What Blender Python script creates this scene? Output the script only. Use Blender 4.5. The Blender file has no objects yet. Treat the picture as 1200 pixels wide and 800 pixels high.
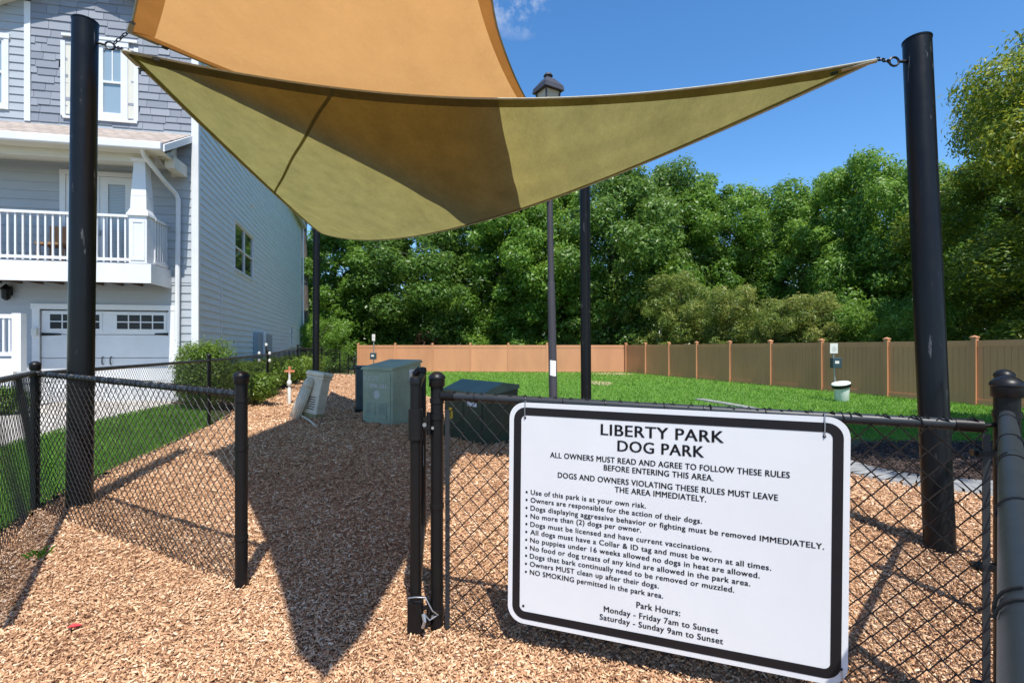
import bpy, bmesh, math, random
import numpy as np
from mathutils import Vector, Matrix

random.seed(7)
rng = np.random.default_rng(7)
sc = bpy.context.scene
col = sc.collection

# ------------------------------------------------------------------ camera, sky, sun, exposure
F, CX, HZ, EYE = 590.0, 600.0, 408.0, 1.40        # survey of the photograph: focal length (px), centre, horizon, eye height
cam_d = bpy.data.cameras.new("camera")
cam = bpy.data.objects.new("camera", cam_d)
col.objects.link(cam)
cam_d.sensor_width = 36.0
cam_d.lens = 36.0 * F / 1200.0
cam_d.shift_y = (HZ - 400.0) / 1200.0
cam_d.clip_start = 0.05
cam_d.clip_end = 2000
cam.location = (0, 0, EYE)
cam.rotation_euler = (math.radians(90), 0, 0)
sc.camera = cam

SUN_DIR = Vector((0.133, -0.516, 1.0)).normalized()
SUN_EL = math.asin(SUN_DIR.z)
SUN_AZ = math.atan2(SUN_DIR.x, SUN_DIR.y)
world = bpy.data.worlds.new("World")
sc.world = world
world.use_nodes = True
wn = world.node_tree
wn.nodes.clear()
w_out = wn.nodes.new("ShaderNodeOutputWorld")
w_bg = wn.nodes.new("ShaderNodeBackground")
w_sky = wn.nodes.new("ShaderNodeTexSky")
w_sky.sky_type = 'NISHITA'
w_sky.sun_disc = False
w_sky.sun_elevation = SUN_EL
w_sky.sun_rotation = SUN_AZ
w_sky.altitude = 300
w_sky.air_density = 1.0
w_sky.dust_density = 0.3
w_sky.ozone_density = 3.0
w_bg.inputs['Strength'].default_value = 0.15
# one small wisp of cloud high over the lamp post, and a deeper blue
w_hs = wn.nodes.new("ShaderNodeHueSaturation")
w_hs.inputs['Saturation'].default_value = 1.24
wn.links.new(w_sky.outputs['Color'], w_hs.inputs['Color'])
w_tc = wn.nodes.new("ShaderNodeTexCoord")
w_no = wn.nodes.new("ShaderNodeTexNoise")
w_no.inputs['Scale'].default_value = 14.0
w_no.inputs['Detail'].default_value = 8.0
w_no.inputs['Roughness'].default_value = 0.65
w_dot = wn.nodes.new("ShaderNodeVectorMath"); w_dot.operation = 'DOT_PRODUCT'
w_dot.inputs[1].default_value = Vector((0.012, 1.0, 0.715)).normalized()
w_mr = wn.nodes.new("ShaderNodeMapRange")
w_mr.inputs['From Min'].default_value = math.cos(0.075); w_mr.inputs['From Max'].default_value = 1.0
w_mr.inputs['To Min'].default_value = 0.0; w_mr.inputs['To Max'].default_value = 1.0
w_rp = wn.nodes.new("ShaderNodeValToRGB")
w_rp.color_ramp.elements[0].position = 0.46
w_rp.color_ramp.elements[1].position = 0.72
w_mul = wn.nodes.new("ShaderNodeMath"); w_mul.operation = 'MULTIPLY'
w_mx = wn.nodes.new("ShaderNodeMixRGB")
w_mx.inputs['Color2'].default_value = (4.6, 4.7, 4.9, 1)
wn.links.new(w_tc.outputs['Generated'], w_no.inputs['Vector'])
wn.links.new(w_tc.outputs['Generated'], w_dot.inputs[0])
wn.links.new(w_dot.outputs['Value'], w_mr.inputs['Value'])
wn.links.new(w_no.outputs['Fac'], w_rp.inputs['Fac'])
wn.links.new(w_rp.outputs['Color'], w_mul.inputs[0]); wn.links.new(w_mr.outputs[0], w_mul.inputs[1])
wn.links.new(w_mul.outputs[0], w_mx.inputs['Fac'])
wn.links.new(w_hs.outputs['Color'], w_mx.inputs['Color1'])
wn.links.new(w_mx.outputs['Color'], w_bg.inputs['Color'])
wn.links.new(w_bg.outputs['Background'], w_out.inputs['Surface'])

sun_d = bpy.data.lights.new("sun", 'SUN')
sun_d.energy = 4.4
sun_d.angle = math.radians(0.55)
sun_d.color = (1.0, 0.955, 0.88)
sun = bpy.data.objects.new("sun", sun_d)
col.objects.link(sun)
sun.location = (5, -20, 40)
sun.rotation_euler = (-SUN_DIR).to_track_quat('-Z', 'Y').to_euler()

sc.view_settings.view_transform = 'Standard'
sc.view_settings.look = 'None'
sc.view_settings.exposure = 0.58
sc.view_settings.gamma = 1.0
sc.cycles.max_bounces = 8
sc.cycles.transparent_max_bounces = 8

# ------------------------------------------------------------------ survey helpers
def at(px, py, Z):
    """point seen at pixel px,py of the 1200x800 photograph, Z metres in front of the camera"""
    return Vector(((px - CX) / F * Z, Z, EYE + (HZ - py) / F * Z))
def gnd(px, py, g=0.0):
    Z = F * (EYE - g) / (py - HZ)
    return Vector(((px - CX) / F * Z, Z, g))
def sstep(a, b, x):
    t = min(1.0, max(0.0, (x - a) / (b - a)))
    return t * t * (3 - 2 * t)
def gz(x, y):
    """height of the terrain"""
    g = -0.15 * sstep(6.5, 14.0, y)
    if x < -4.5:
        g += (0.16 + 0.15 * sstep(6.5, 14.0, y)) * sstep(4.8, 8.5, -x) * sstep(4.0, 10.0, y) * (1 - sstep(22, 31, y))
    return g

# ------------------------------------------------------------------ mesh helpers
ORG = {}
class MB:
    def __init__(s):
        s.v = []; s.f = []; s.uv = None
    def add(s, vs, fs):
        n = len(s.v)
        s.v.extend([tuple(p) for p in vs])
        s.f.extend([tuple(i + n for i in f) for f in fs])
    def quad(s, a, b, c, d): s.add([a, b, c, d], [(0, 1, 2, 3)])
    def box8(s, p):
        s.add(p, [(0, 3, 2, 1), (4, 5, 6, 7), (0, 1, 5, 4), (1, 2, 6, 5), (2, 3, 7, 6), (3, 0, 4, 7)])
    def obox(s, o, ex, ey, ez):
        """box from corner o along three edge vectors"""
        o, ex, ey, ez = Vector(o), Vector(ex), Vector(ey), Vector(ez)
        p = [o, o + ex, o + ex + ey, o + ey]
        s.box8(p + [q + ez for q in p])
    def cbox(s, c, size, rz=0.0):
        c = Vector(c); R = Matrix.Rotation(rz, 3, 'Z')
        ex, ey, ez = R @ Vector((size[0], 0, 0)), R @ Vector((0, size[1], 0)), Vector((0, 0, size[2]))
        s.obox(c - ex / 2 - ey / 2 - ez / 2, ex, ey, ez)
    def tube(s, pts, r, n=10, caps=True, closed=False):
        pts = [Vector(p) for p in pts]
        if not hasattr(r, '__len__'): r = [r] * len(pts)
        m = len(pts); base = len(s.v); up = None
        for i, p in enumerate(pts):
            if closed: d = pts[(i + 1) % m] - pts[i - 1]
            else: d = pts[min(i + 1, m - 1)] - pts[max(i - 1, 0)]
            d.normalize()
            if up is None:
                up = Vector((0, 0, 1)) if abs(d.z) < 0.9 else Vector((1, 0, 0))
            x = up.cross(d)
            if x.length < 1e-4: x = Vector((0, 1, 0)).cross(d)
            x.normalize(); y = d.cross(x); up = y
            for k in range(n):
                a = 2 * math.pi * k / n
                s.v.append(tuple(p + x * (math.cos(a) * r[i]) + y * (math.sin(a) * r[i])))
        rows = m if closed else m - 1
        for i in range(rows):
            for k in range(n):
                i2 = (i + 1) % m
                s.f.append((base + i * n + k, base + i * n + (k + 1) % n, base + i2 * n + (k + 1) % n, base + i2 * n + k))
        if caps and not closed:
            s.f.append(tuple(base + k for k in range(n))[::-1])
            s.f.append(tuple(base + (m - 1) * n + k for k in range(n)))
    def lathe(s, o, prof, n=24, axis=None):
        """profile (r, z) turned about a (leaning) axis through o"""
        o = Vector(o); ax = Vector(axis).normalized() if axis is not None else Vector((0, 0, 1))
        x = Vector((1, 0, 0)); x = (x - ax * x.dot(ax)).normalized(); y = ax.cross(x)
        base = len(s.v)
        for r, z in prof:
            for k in range(n):
                a = 2 * math.pi * k / n
                s.v.append(tuple(o + ax * z + (x * math.cos(a) + y * math.sin(a)) * r))
        for i in range(len(prof) - 1):
            for k in range(n):
                s.f.append((base + i * n + k, base + i * n + (k + 1) % n, base + (i + 1) * n + (k + 1) % n, base + (i + 1) * n + k))
        if prof[0][0] > 1e-5: s.f.append(tuple(base + k for k in range(n))[::-1])
        if prof[-1][0] > 1e-5: s.f.append(tuple(base + (len(prof) - 1) * n + k for k in range(n)))
    def build(s, name, m, parent=None, smooth=False, loc=None, bevel=0.0):
        off = Vector(loc) if loc is not None else (ORG.get(parent.name, Vector()) if parent else Vector())
        me = bpy.data.meshes.new(name)
        me.from_pydata([tuple(Vector(p) - off) for p in s.v], [], s.f)
        return finish(name, me, m, parent, smooth, off if parent is None else None, off, bevel)
def finish(name, me, m, parent=None, smooth=False, loc=None, org=None, bevel=0.0):
    if m is not None: me.materials.append(m)
    o = bpy.data.objects.new(name, me)
    col.objects.link(o)
    if parent: o.parent = parent
    if loc is not None: o.location = loc
    ORG[o.name] = org if org is not None else Vector()
    if bevel > 0:
        b = o.modifiers.new("bevel", 'BEVEL'); b.width = bevel; b.segments = 2; b.limit_method = 'ANGLE'
    if smooth:
        me.polygons.foreach_set("use_smooth", [True] * len(me.polygons))
        try:
            me.set_sharp_from_angle(angle=math.radians(40))
        except Exception: pass
    me.update()
    return o
def np_mesh(name, V, Q, m, parent=None, loc=None):
    """mesh from numpy arrays of vertices and quads"""
    me = bpy.data.meshes.new(name)
    me.vertices.add(len(V)); me.vertices.foreach_set("co", np.ascontiguousarray(V, dtype=np.float32).ravel())
    k = Q.shape[1]
    me.loops.add(Q.size); me.loops.foreach_set("vertex_index", np.ascontiguousarray(Q, dtype=np.int32).ravel())
    me.polygons.add(len(Q))
    me.polygons.foreach_set("loop_start", np.arange(0, Q.size, k, dtype=np.int32))
    me.polygons.foreach_set("loop_total", np.full(len(Q), k, dtype=np.int32))
    me.update(calc_edges=True)
    me.validate()
    return finish(name, me, m, parent, False, loc)
def tag(o, label=None, cat=None, group=None, kind=None):
    if label: o['label'] = label
    if cat: o['category'] = cat
    if group: o['group'] = group
    if kind: o['kind'] = kind
    return o
def thing(name, label, cat, loc=(0, 0, 0), group=None):
    o = bpy.data.objects.new(name, None)
    o.empty_display_size = 0.2
    col.objects.link(o)
    o.location = loc; ORG[o.name] = Vector(loc)
    return tag(o, label, cat, group)

# ------------------------------------------------------------------ materials
def new_mat(name):
    m = bpy.data.materials.new(name); m.use_nodes = True
    nt = m.node_tree; nt.nodes.clear()
    out = nt.nodes.new("ShaderNodeOutputMaterial"); p = nt.nodes.new("ShaderNodeBsdfPrincipled")
    nt.links.new(p.outputs[0], out.inputs[0])
    return m, nt, p, out
def ramp(nt, fac, stops):
    r = nt.nodes.new("ShaderNodeValToRGB")
    e = r.color_ramp.elements
    while len(e) < len(stops): e.new(0.5)
    for i, (pos, c) in enumerate(stops):
        e[i].position = pos; e[i].color = (c[0], c[1], c[2], 1)
    nt.links.new(fac, r.inputs['Fac'])
    return r.outputs['Color']
def noise(nt, scale, detail=4, rough=0.55, vec=None, stretch=None, coord='Object'):
    n = nt.nodes.new("ShaderNodeTexNoise")
    n.inputs['Scale'].default_value = scale; n.inputs['Detail'].default_value = detail; n.inputs['Roughness'].default_value = rough
    if vec is None:
        tc = nt.nodes.new("ShaderNodeTexCoord"); vec = tc.outputs[coord]
    if stretch:
        mp = nt.nodes.new("ShaderNodeMapping"); mp.inputs['Scale'].default_value = stretch
        nt.links.new(vec, mp.inputs['Vector']); vec = mp.outputs['Vector']
    nt.links.new(vec, n.inputs['Vector'])
    return n.outputs['Fac']
def bump(nt, p, h, strength=0.3, dist=0.01):
    b = nt.nodes.new("ShaderNodeBump"); b.inputs['Strength'].default_value = strength; b.inputs['Distance'].default_value = dist
    nt.links.new(h, b.inputs['Height']); nt.links.new(b.outputs['Normal'], p.inputs['Normal'])
def paint(name, c, rough=0.5, var=0.12, scale=6.0, bmp=0.0, metal=0.0, dirt=None, stretch=None, spec=0.5):
    m, nt, p, out = new_mat(name)
    f = noise(nt, scale, 6, 0.6, stretch=stretch)
    lo = [x * (1 - var) for x in c]; hi = [min(1, x * (1 + var)) for x in c]
    stops = [(0.3, lo), (0.7, hi)]
    if dirt: stops = [(0.28, dirt), (0.42, lo), (0.72, hi)]
    nt.links.new(ramp(nt, f, stops), p.inputs['Base Color'])
    p.inputs['Roughness'].default_value = rough; p.inputs['Metallic'].default_value = metal
    p.inputs['Specular IOR Level'].default_value = spec
    if bmp: bump(nt, p, noise(nt, scale * 12, 4), bmp, 0.004)
    return m

M = {}
M['white'] = paint("white_paint", (0.68, 0.69, 0.70), 0.45, 0.05, 2.5)
M['white_old'] = paint("white_plastic", (0.66, 0.66, 0.62), 0.5, 0.1, 5)
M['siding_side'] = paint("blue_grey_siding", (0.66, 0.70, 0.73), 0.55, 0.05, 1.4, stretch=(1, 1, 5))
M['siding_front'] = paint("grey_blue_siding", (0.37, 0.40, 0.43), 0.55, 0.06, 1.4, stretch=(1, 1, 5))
m, nt, p, out = new_mat("shake_siding")
gi = nt.nodes.new("ShaderNodeNewGeometry")
nt.links.new(ramp(nt, gi.outputs['Random Per Island'], [(0, (0.195, 0.212, 0.250)), (0.5, (0.230, 0.247, 0.285)), (1, (0.27, 0.287, 0.325))]), p.inputs['Base Color'])
bump(nt, p, noise(nt, 40, 4, stretch=(1, 1, 0.12)), 0.35, 0.004); p.inputs['Roughness'].default_value = 0.6
M['shake'] = m
M['soffit'] = paint("soffit_paint", (0.62, 0.60, 0.52), 0.6, 0.04, 2)
M['deck_wood'] = paint("brown_joists", (0.12, 0.085, 0.06), 0.8, 0.25, 6, stretch=(1, 8, 1))
M['concrete'] = paint("concrete", (0.50, 0.46, 0.41), 0.85, 0.14, 1.6, 0.25)
M['foundation'] = paint("grey_foundation", (0.30, 0.30, 0.31), 0.9, 0.12, 5, 0.2)
m, nt, p, out = new_mat("roof_shingles")
bt = nt.nodes.new("ShaderNodeTexBrick"); bt.inputs['Scale'].default_value = 1.0
bt.inputs['Color1'].default_value = (0.30, 0.245, 0.205, 1); bt.inputs['Color2'].default_value = (0.40, 0.34, 0.29, 1); bt.inputs['Mortar'].default_value = (0.16, 0.13, 0.115, 1)
bt.inputs['Brick Width'].default_value = 0.3; bt.inputs['Row Height'].default_value = 0.14; bt.inputs['Mortar Size'].default_value = 0.012
tc = nt.nodes.new("ShaderNodeTexCoord"); nt.links.new(tc.outputs['Object'], bt.inputs['Vector'])
nt.links.new(bt.outputs['Color'], p.inputs['Base Color']); p.inputs['Roughness'].default_value = 0.9
M['shingle'] = m
def glass(name, c, rough=0.04):
    m, nt, p, out = new_mat(name)
    p.inputs['Base Color'].default_value = (*c, 1); p.inputs['Roughness'].default_value = rough
    p.inputs['Specular IOR Level'].default_value = 0.9; p.inputs['Coat Weight'].default_value = 0.6; p.inputs['Coat Roughness'].default_value = 0.02
    bump(nt, p, noise(nt, 1.3, 2), 0.06, 0.02)
    return m
M['pane_light'] = glass("pale_window_glass", (0.26, 0.34, 0.39))
M['pane_black'] = paint('dark_garage_glass', (0.02, 0.022, 0.026), 0.25, 0.1, spec=0.25)
M['pane_dark'] = glass("dark_window_glass", (0.025, 0.03, 0.035))
m, nt, p, out = new_mat("window_blind")
wv = nt.nodes.new("ShaderNodeTexWave"); wv.bands_direction = 'Z'; wv.inputs['Scale'].default_value = 9.0
tc = nt.nodes.new("ShaderNodeTexCoord"); nt.links.new(tc.outputs['Object'], wv.inputs['Vector'])
nt.links.new(ramp(nt, wv.outputs['Fac'], [(0, (0.22, 0.25, 0.26)), (1, (0.42, 0.45, 0.45))]), p.inputs['Base Color']); p.inputs['Roughness'].default_value = 0.3
p.inputs['Coat Weight'].default_value = 0.7
M['blind'] = m
# black coated steel with scuffs
def black_steel(name, c=(0.012, 0.0125, 0.014), rough=0.34, scuff=(0.26, 0.27, 0.28), amount=0.63, stretch=(9, 9, 1.1), scale=2.2, spec=0.4):
    m, nt, p, out = new_mat(name)
    f = noise(nt, scale, 8, 0.7, stretch=stretch)
    nt.links.new(ramp(nt, f, [(0.0, c), (amount, [x * 1.7 for x in c]), (min(0.99, amount + 0.13), scuff)]), p.inputs['Base Color'])
    g = noise(nt, 7, 5)
    mr = nt.nodes.new("ShaderNodeMapRange"); mr.inputs['To Min'].default_value = rough - 0.1; mr.inputs['To Max'].default_value = rough + 0.16
    nt.links.new(g, mr.inputs['Value']); nt.links.new(mr.outputs[0], p.inputs['Roughness'])
    bump(nt, p, noise(nt, 90, 3), 0.05, 0.002)
    p.inputs['Specular IOR Level'].default_value = spec
    return m
M['black'] = black_steel("black_coated_steel", (0.0045, 0.005, 0.006), 0.30, spec=0.22)
M['black_fence'] = black_steel("black_fence_coating", (0.0055, 0.0055, 0.006), 0.36, (0.13, 0.13, 0.13), 0.74, (3, 3, 3), 7, 0.25)
M['black_rail'] = black_steel("grey_black_rail", (0.015, 0.018, 0.021), 0.42, (0.16, 0.17, 0.18), 0.72, (4, 4, 4), 5)
M['wire'] = black_steel("black_vinyl_wire", (0.006, 0.006, 0.006), 0.36, (0.28, 0.28, 0.27), 0.69, (1, 1, 1), 14)
M['plastic_black'] = paint("black_plastic", (0.008, 0.008, 0.009), 0.4, 0.3, 9, spec=0.3)
M['steel'] = paint("galvanised_steel", (0.42, 0.43, 0.44), 0.4, 0.25, 14, metal=0.8)
M['lamp_black'] = black_steel("weathered_lamp_paint", (0.034, 0.034, 0.042), 0.5, (0.12, 0.12, 0.13), 0.74)
M['frosted'] = paint("frosted_lamp_glass", (0.52, 0.48, 0.36), 0.3, 0.05, 6)
# sail fabrics: knitted cloth that lets light through
def fabric(name, c, t, weave=260, mottling=0.16, tr=0.55, tall=0.0):
    m, nt, p, out = new_mat(name)
    nt.nodes.remove(p)
    f = noise(nt, 3.2, 10, 0.72, stretch=(1, 0.45, 1))
    f2 = noise(nt, 60, 4, 0.7, stretch=(1, 0.25, 1))
    mxf = nt.nodes.new("ShaderNodeMath"); mxf.operation = 'MULTIPLY_ADD'; mxf.inputs[1].default_value = 0.45
    nt.links.new(f2, mxf.inputs[0]); nt.links.new(f, mxf.inputs[2])
    def tone(cc):
        return ramp(nt, mxf.outputs[0], [(0.50, [x * (1 - mottling) for x in cc]), (0.9, [min(1, x * (1 + mottling)) for x in cc])])
    d = nt.nodes.new("ShaderNodeBsdfDiffuse"); tl = nt.nodes.new("ShaderNodeBsdfTranslucent")
    nt.links.new(tone(c), d.inputs['Color']); nt.links.new(tone(t), tl.inputs['Color'])
    mx = nt.nodes.new("ShaderNodeMixShader"); mx.inputs['Fac'].default_value = tr
    nt.links.new(d.outputs[0], mx.inputs[1]); nt.links.new(tl.outputs[0], mx.inputs[2])
    b = nt.nodes.new("ShaderNodeBump"); b.inputs['Strength'].default_value = 0.5; b.inputs['Distance'].default_value = 0.012
    nt.links.new(noise(nt, 28, 5, 0.65, stretch=(1, 0.4, 1)), b.inputs['Height'])
    nt.links.new(b.outputs['Normal'], d.inputs['Normal']); nt.links.new(b.outputs['Normal'], tl.inputs['Normal'])
    nt.links.new(mx.outputs[0], out.inputs['Surface'])
    return m
M['olive'] = fabric("olive_shade_cloth", (0.185, 0.168, 0.080), (0.228, 0.205, 0.072), tr=0.60, mottling=0.20)
M['orange'] = fabric("orange_shade_cloth", (0.45, 0.25, 0.085), (0.52, 0.275, 0.098), tr=0.62, mottling=0.07)
M['orange_hem'] = fabric("tan_orange_hem", (0.44, 0.29, 0.14), (0.74, 0.58, 0.38), tr=0.6, mottling=0.08)
M['webbing'] = paint("pale_webbing", (0.42, 0.40, 0.30), 0.8, 0.15, 20)
# wood chips
def chips(name, stops, island=True):
    m, nt, p, out = new_mat(name)
    if island:
        gi = nt.nodes.new("ShaderNodeNewGeometry"); nz = noise(nt, 0.9, 6, 0.7)
        ma = nt.nodes.new("ShaderNodeMath"); ma.operation = 'MULTIPLY_ADD'; ma.inputs[1].default_value = 0.9; ma.inputs[2].default_value = -0.45
        ad = nt.nodes.new("ShaderNodeMath"); ad.operation = 'ADD'; ad.use_clamp = True
        nt.links.new(nz, ma.inputs[0]); nt.links.new(ma.outputs[0], ad.inputs[0]); nt.links.new(gi.outputs['Random Per Island'], ad.inputs[1]); f = ad.outputs[0]
    else:
        f = noise(nt, 26, 9, 0.8)
    nt.links.new(ramp(nt, f, stops), p.inputs['Base Color'])
    p.inputs['Roughness'].default_value = 0.85; p.inputs['Specular IOR Level'].default_value = 0.25
    if not island: bump(nt, p, noise(nt, 55, 8, 0.75), 0.9, 0.03)
    return m
M['chip'] = chips("wood_chip", [(0, (0.17, 0.085, 0.045)), (0.16, (0.37, 0.20, 0.110)), (0.5, (0.56, 0.325, 0.180)), (0.8, (0.70, 0.45, 0.265)), (1.0, (0.84, 0.63, 0.44))])
M['chip_bed'] = chips("wood_chip_bed", [(0.28, (0.14, 0.070, 0.038)), (0.45, (0.36, 0.195, 0.105)), (0.62, (0.54, 0.32, 0.18)), (0.75, (0.66, 0.43, 0.26))], False)
M['bark'] = chips("dark_bark", [(0, (0.035, 0.025, 0.022)), (0.6, (0.085, 0.058, 0.047)), (1, (0.15, 0.105, 0.085))])
M['bark_bed'] = chips("dark_bark_bed", [(0.3, (0.03, 0.022, 0.02)), (0.55, (0.08, 0.055, 0.045)), (0.75, (0.14, 0.10, 0.08))], False)
# grass
def grass_mat(name, stops, island=True):
    m, nt, p, out = new_mat(name)
    if island:
        gi = nt.nodes.new("ShaderNodeNewGeometry")
        nz = noise(nt, 0.9, 4)
        ma = nt.nodes.new("ShaderNodeMath"); ma.operation = 'MULTIPLY_ADD'; ma.inputs[1].default_value = 0.6
        sb = nt.nodes.new("ShaderNodeMath"); sb.operation = 'SUBTRACT'; sb.inputs[1].default_value = 0.3
        nt.links.new(gi.outputs['Random Per Island'], ma.inputs[0]); nt.links.new(nz, sb.inputs[0]); nt.links.new(sb.outputs[0], ma.inputs[2])
        f = ma.outputs[0]
    else:
        f = noise(nt, 3.5, 10, 0.75)
    c = ramp(nt, f, stops)
    nt.links.new(c, p.inputs['Base Color']); p.inputs['Roughness'].default_value = 0.6; p.inputs['Specular IOR Level'].default_value = 0.3
    if island:
        tl = nt.nodes.new("ShaderNodeBsdfTranslucent"); mx = nt.nodes.new("ShaderNodeMixShader"); mx.inputs['Fac'].default_value = 0.45
        nt.links.new(c, tl.inputs['Color']); nt.links.new(p.outputs[0], mx.inputs[1]); nt.links.new(tl.outputs[0], mx.inputs[2]); nt.links.new(mx.outputs[0], out.inputs[0])
    else:
        bump(nt, p, noise(nt, 40, 6, 0.8), 0.8, 0.04)
    return m
M['grass'] = grass_mat("grass_blades", [(0, (0.085, 0.195, 0.016)), (0.45, (0.156, 0.358, 0.034)), (0.85, (0.273, 0.494, 0.078)), (1, (0.494, 0.507, 0.182))])
M['lawn'] = grass_mat("lawn_turf", [(0.3, (0.065, 0.137, 0.019)), (0.5, (0.117, 0.240, 0.036)), (0.7, (0.182, 0.299, 0.065))], False)
M['soil'] = grass_mat("woodland_floor", [(0.3, (0.05, 0.055, 0.02)), (0.5, (0.085, 0.085, 0.035)), (0.7, (0.12, 0.12, 0.05))], False)
M['sand'] = chips("sandy_soil", [(0.3, (0.36, 0.27, 0.16)), (0.7, (0.55, 0.44, 0.29))], False)
def leaf_mat(name, stops, trans=0.44):
    m, nt, p, out = new_mat(name)
    gi = nt.nodes.new("ShaderNodeNewGeometry")
    oi = nt.nodes.new("ShaderNodeObjectInfo")
    nz = noise(nt, 0.55, 3)
    ma = nt.nodes.new("ShaderNodeMath"); ma.operation = 'MULTIPLY_ADD'; ma.inputs[1].default_value = 0.5
    nt.links.new(gi.outputs['Random Per Island'], ma.inputs[0])
    sb = nt.nodes.new("ShaderNodeMath"); sb.operation = 'MULTIPLY_ADD'; sb.inputs[1].default_value = 0.9; sb.inputs[2].default_value = -0.30
    nt.links.new(nz, sb.inputs[0])
    s2 = nt.nodes.new("ShaderNodeMath"); s2.operation = 'MULTIPLY_ADD'; s2.inputs[1].default_value = 0.22
    nt.links.new(oi.outputs['Random'], s2.inputs[0]); nt.links.new(sb.outputs[0], s2.inputs[2])
    nt.links.new(s2.outputs[0], ma.inputs[2])
    c = ramp(nt, ma.outputs[0], stops)
    nt.links.new(c, p.inputs['Base Color']); p.inputs['Roughness'].default_value = 0.42; p.inputs['Specular IOR Level'].default_value = 0.45
    tl = nt.nodes.new("ShaderNodeBsdfTranslucent"); mx = nt.nodes.new("ShaderNodeMixShader"); mx.inputs['Fac'].default_value = trans
    hs = nt.nodes.new("ShaderNodeHueSaturation"); hs.inputs['Hue'].default_value = 0.485; hs.inputs['Value'].default_value = 1.25
    nt.links.new(c, hs.inputs['Color']); nt.links.new(hs.outputs[0], tl.inputs['Color'])
    nt.links.new(p.outputs[0], mx.inputs[1]); nt.links.new(tl.outputs[0], mx.inputs[2]); nt.links.new(mx.outputs[0], out.inputs[0])
    return m
M['leaf_green'] = leaf_mat("green_leaves", [(0.1, (0.070, 0.155, 0.019)), (0.5, (0.149, 0.290, 0.035)), (0.9, (0.270, 0.432, 0.068))])
M['leaf_dark'] = leaf_mat("dark_green_leaves", [(0.1, (0.053, 0.119, 0.020)), (0.5, (0.112, 0.217, 0.034)), (0.9, (0.196, 0.322, 0.059))])
M['leaf_pale'] = leaf_mat("pale_yellow_green_leaves", [(0.1, (0.080, 0.155, 0.024)), (0.5, (0.200, 0.280, 0.055)), (0.9, (0.46, 0.45, 0.13))])
M['leaf_yellow'] = leaf_mat("golden_green_leaves", [(0.05, (0.045, 0.100, 0.012)), (0.35, (0.130, 0.210, 0.020)), (0.66, (0.340, 0.370, 0.036)), (0.98, (0.58, 0.51, 0.06))])
M['leaf_box'] = leaf_mat("clipped_shrub_leaves", [(0.1, (0.070, 0.130, 0.016)), (0.5, (0.140, 0.240, 0.028)), (0.9, (0.26, 0.36, 0.05))], 0.4)
M['leaf_brown'] = leaf_mat("rusty_leaves", [(0.1, (0.12, 0.05, 0.02)), (0.5, (0.22, 0.10, 0.045)), (0.9, (0.30, 0.17, 0.08))], 0.2)
M['trunk'] = paint("grey_brown_bark", (0.10, 0.08, 0.065), 0.9, 0.4, 5, 0.6, stretch=(3, 3, 0.6))
# vinyl privacy fence
def vinyl(name, c):
    m, nt, p, out = new_mat(name)
    f = noise(nt, 1.1, 5, 0.6, stretch=(1, 1, 0.3))
    oi = nt.nodes.new("ShaderNodeObjectInfo"); ma = nt.nodes.new("ShaderNodeMath"); ma.operation = 'MULTIPLY_ADD'; ma.inputs[1].default_value = 0.3; ma.inputs[2].default_value = -0.15
    ad = nt.nodes.new("ShaderNodeMath"); ad.operation = 'ADD'
    nt.links.new(oi.outputs['Random'], ma.inputs[0]); nt.links.new(ma.outputs[0], ad.inputs[0]); nt.links.new(f, ad.inputs[1])
    nt.links.new(ramp(nt, ad.outputs[0], [(0.25, [x * 0.84 for x in c]), (0.75, [x * 1.10 for x in c])]), p.inputs['Base Color'])
    p.inputs['Roughness'].default_value = 0.5
    return m
M['vinyl'] = vinyl("tan_vinyl", (0.60, 0.280, 0.145))
M['cab_green'] = paint("sage_green_enamel", (0.31, 0.375, 0.275), 0.45, 0.12, 3.5, dirt=(0.23, 0.28, 0.21))
M['cab_dark'] = paint("dark_green_enamel", (0.016, 0.040, 0.026), 0.4, 0.2, 4, dirt=(0.035, 0.04, 0.03))
M['cab_dark_top'] = paint("weathered_green_lid", (0.07, 0.12, 0.095), 0.4, 0.25, 4)
M['cab_teal'] = paint("teal_enamel", (0.035, 0.065, 0.075), 0.5, 0.2, 4)
M['putty'] = paint("faded_putty_plastic", (0.66, 0.62, 0.50), 0.6, 0.1, 6, dirt=(0.42, 0.39, 0.27))
M['putty_low'] = paint("yellowed_plastic", (0.30, 0.27, 0.13), 0.7, 0.25, 9)
M['dark_gap'] = paint("dark_recess", (0.012, 0.012, 0.012), 0.8, 0.1)
M['sticker'] = paint("white_sticker", (0.72, 0.74, 0.78), 0.5, 0.06, 9)
M['sticker_grey'] = paint("worn_white_decal", (0.50, 0.52, 0.50), 0.6, 0.2, 30)
M['yellow'] = paint("yellow_decal", (0.75, 0.45, 0.03), 0.5, 0.1, 20)
M['orange_paint'] = paint("faded_orange_plastic", (0.62, 0.22, 0.10), 0.6, 0.2, 12)
M['sign_white'] = paint("white_reflective_sheet", (0.67, 0.685, 0.70), 0.30, 0.03, 2.5)
M['sign_black'] = paint("black_sign_ink", (0.009, 0.008, 0.010), 0.55, 0.15, 6, spec=0.3)
M['sign_text'] = paint("black_lettering", (0.008, 0.008, 0.010), 0.55, 0.1, 6, spec=0.3)
M['paper'] = paint("white_paper", (0.82, 0.82, 0.82), 0.7, 0.04, 9)
M['bin_white'] = paint("dirty_white_plastic", (0.66, 0.72, 0.70), 0.5, 0.14, 5)
M['station_green'] = paint("dark_teal_plastic", (0.03, 0.06, 0.075), 0.4, 0.2, 8)
M['red_leaf'] = paint("red_leaf", (0.55, 0.04, 0.05), 0.6, 0.2, 30)
M['bench_wood'] = paint("warm_brown_wood", (0.30, 0.16, 0.07), 0.6, 0.2, 6)

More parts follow.
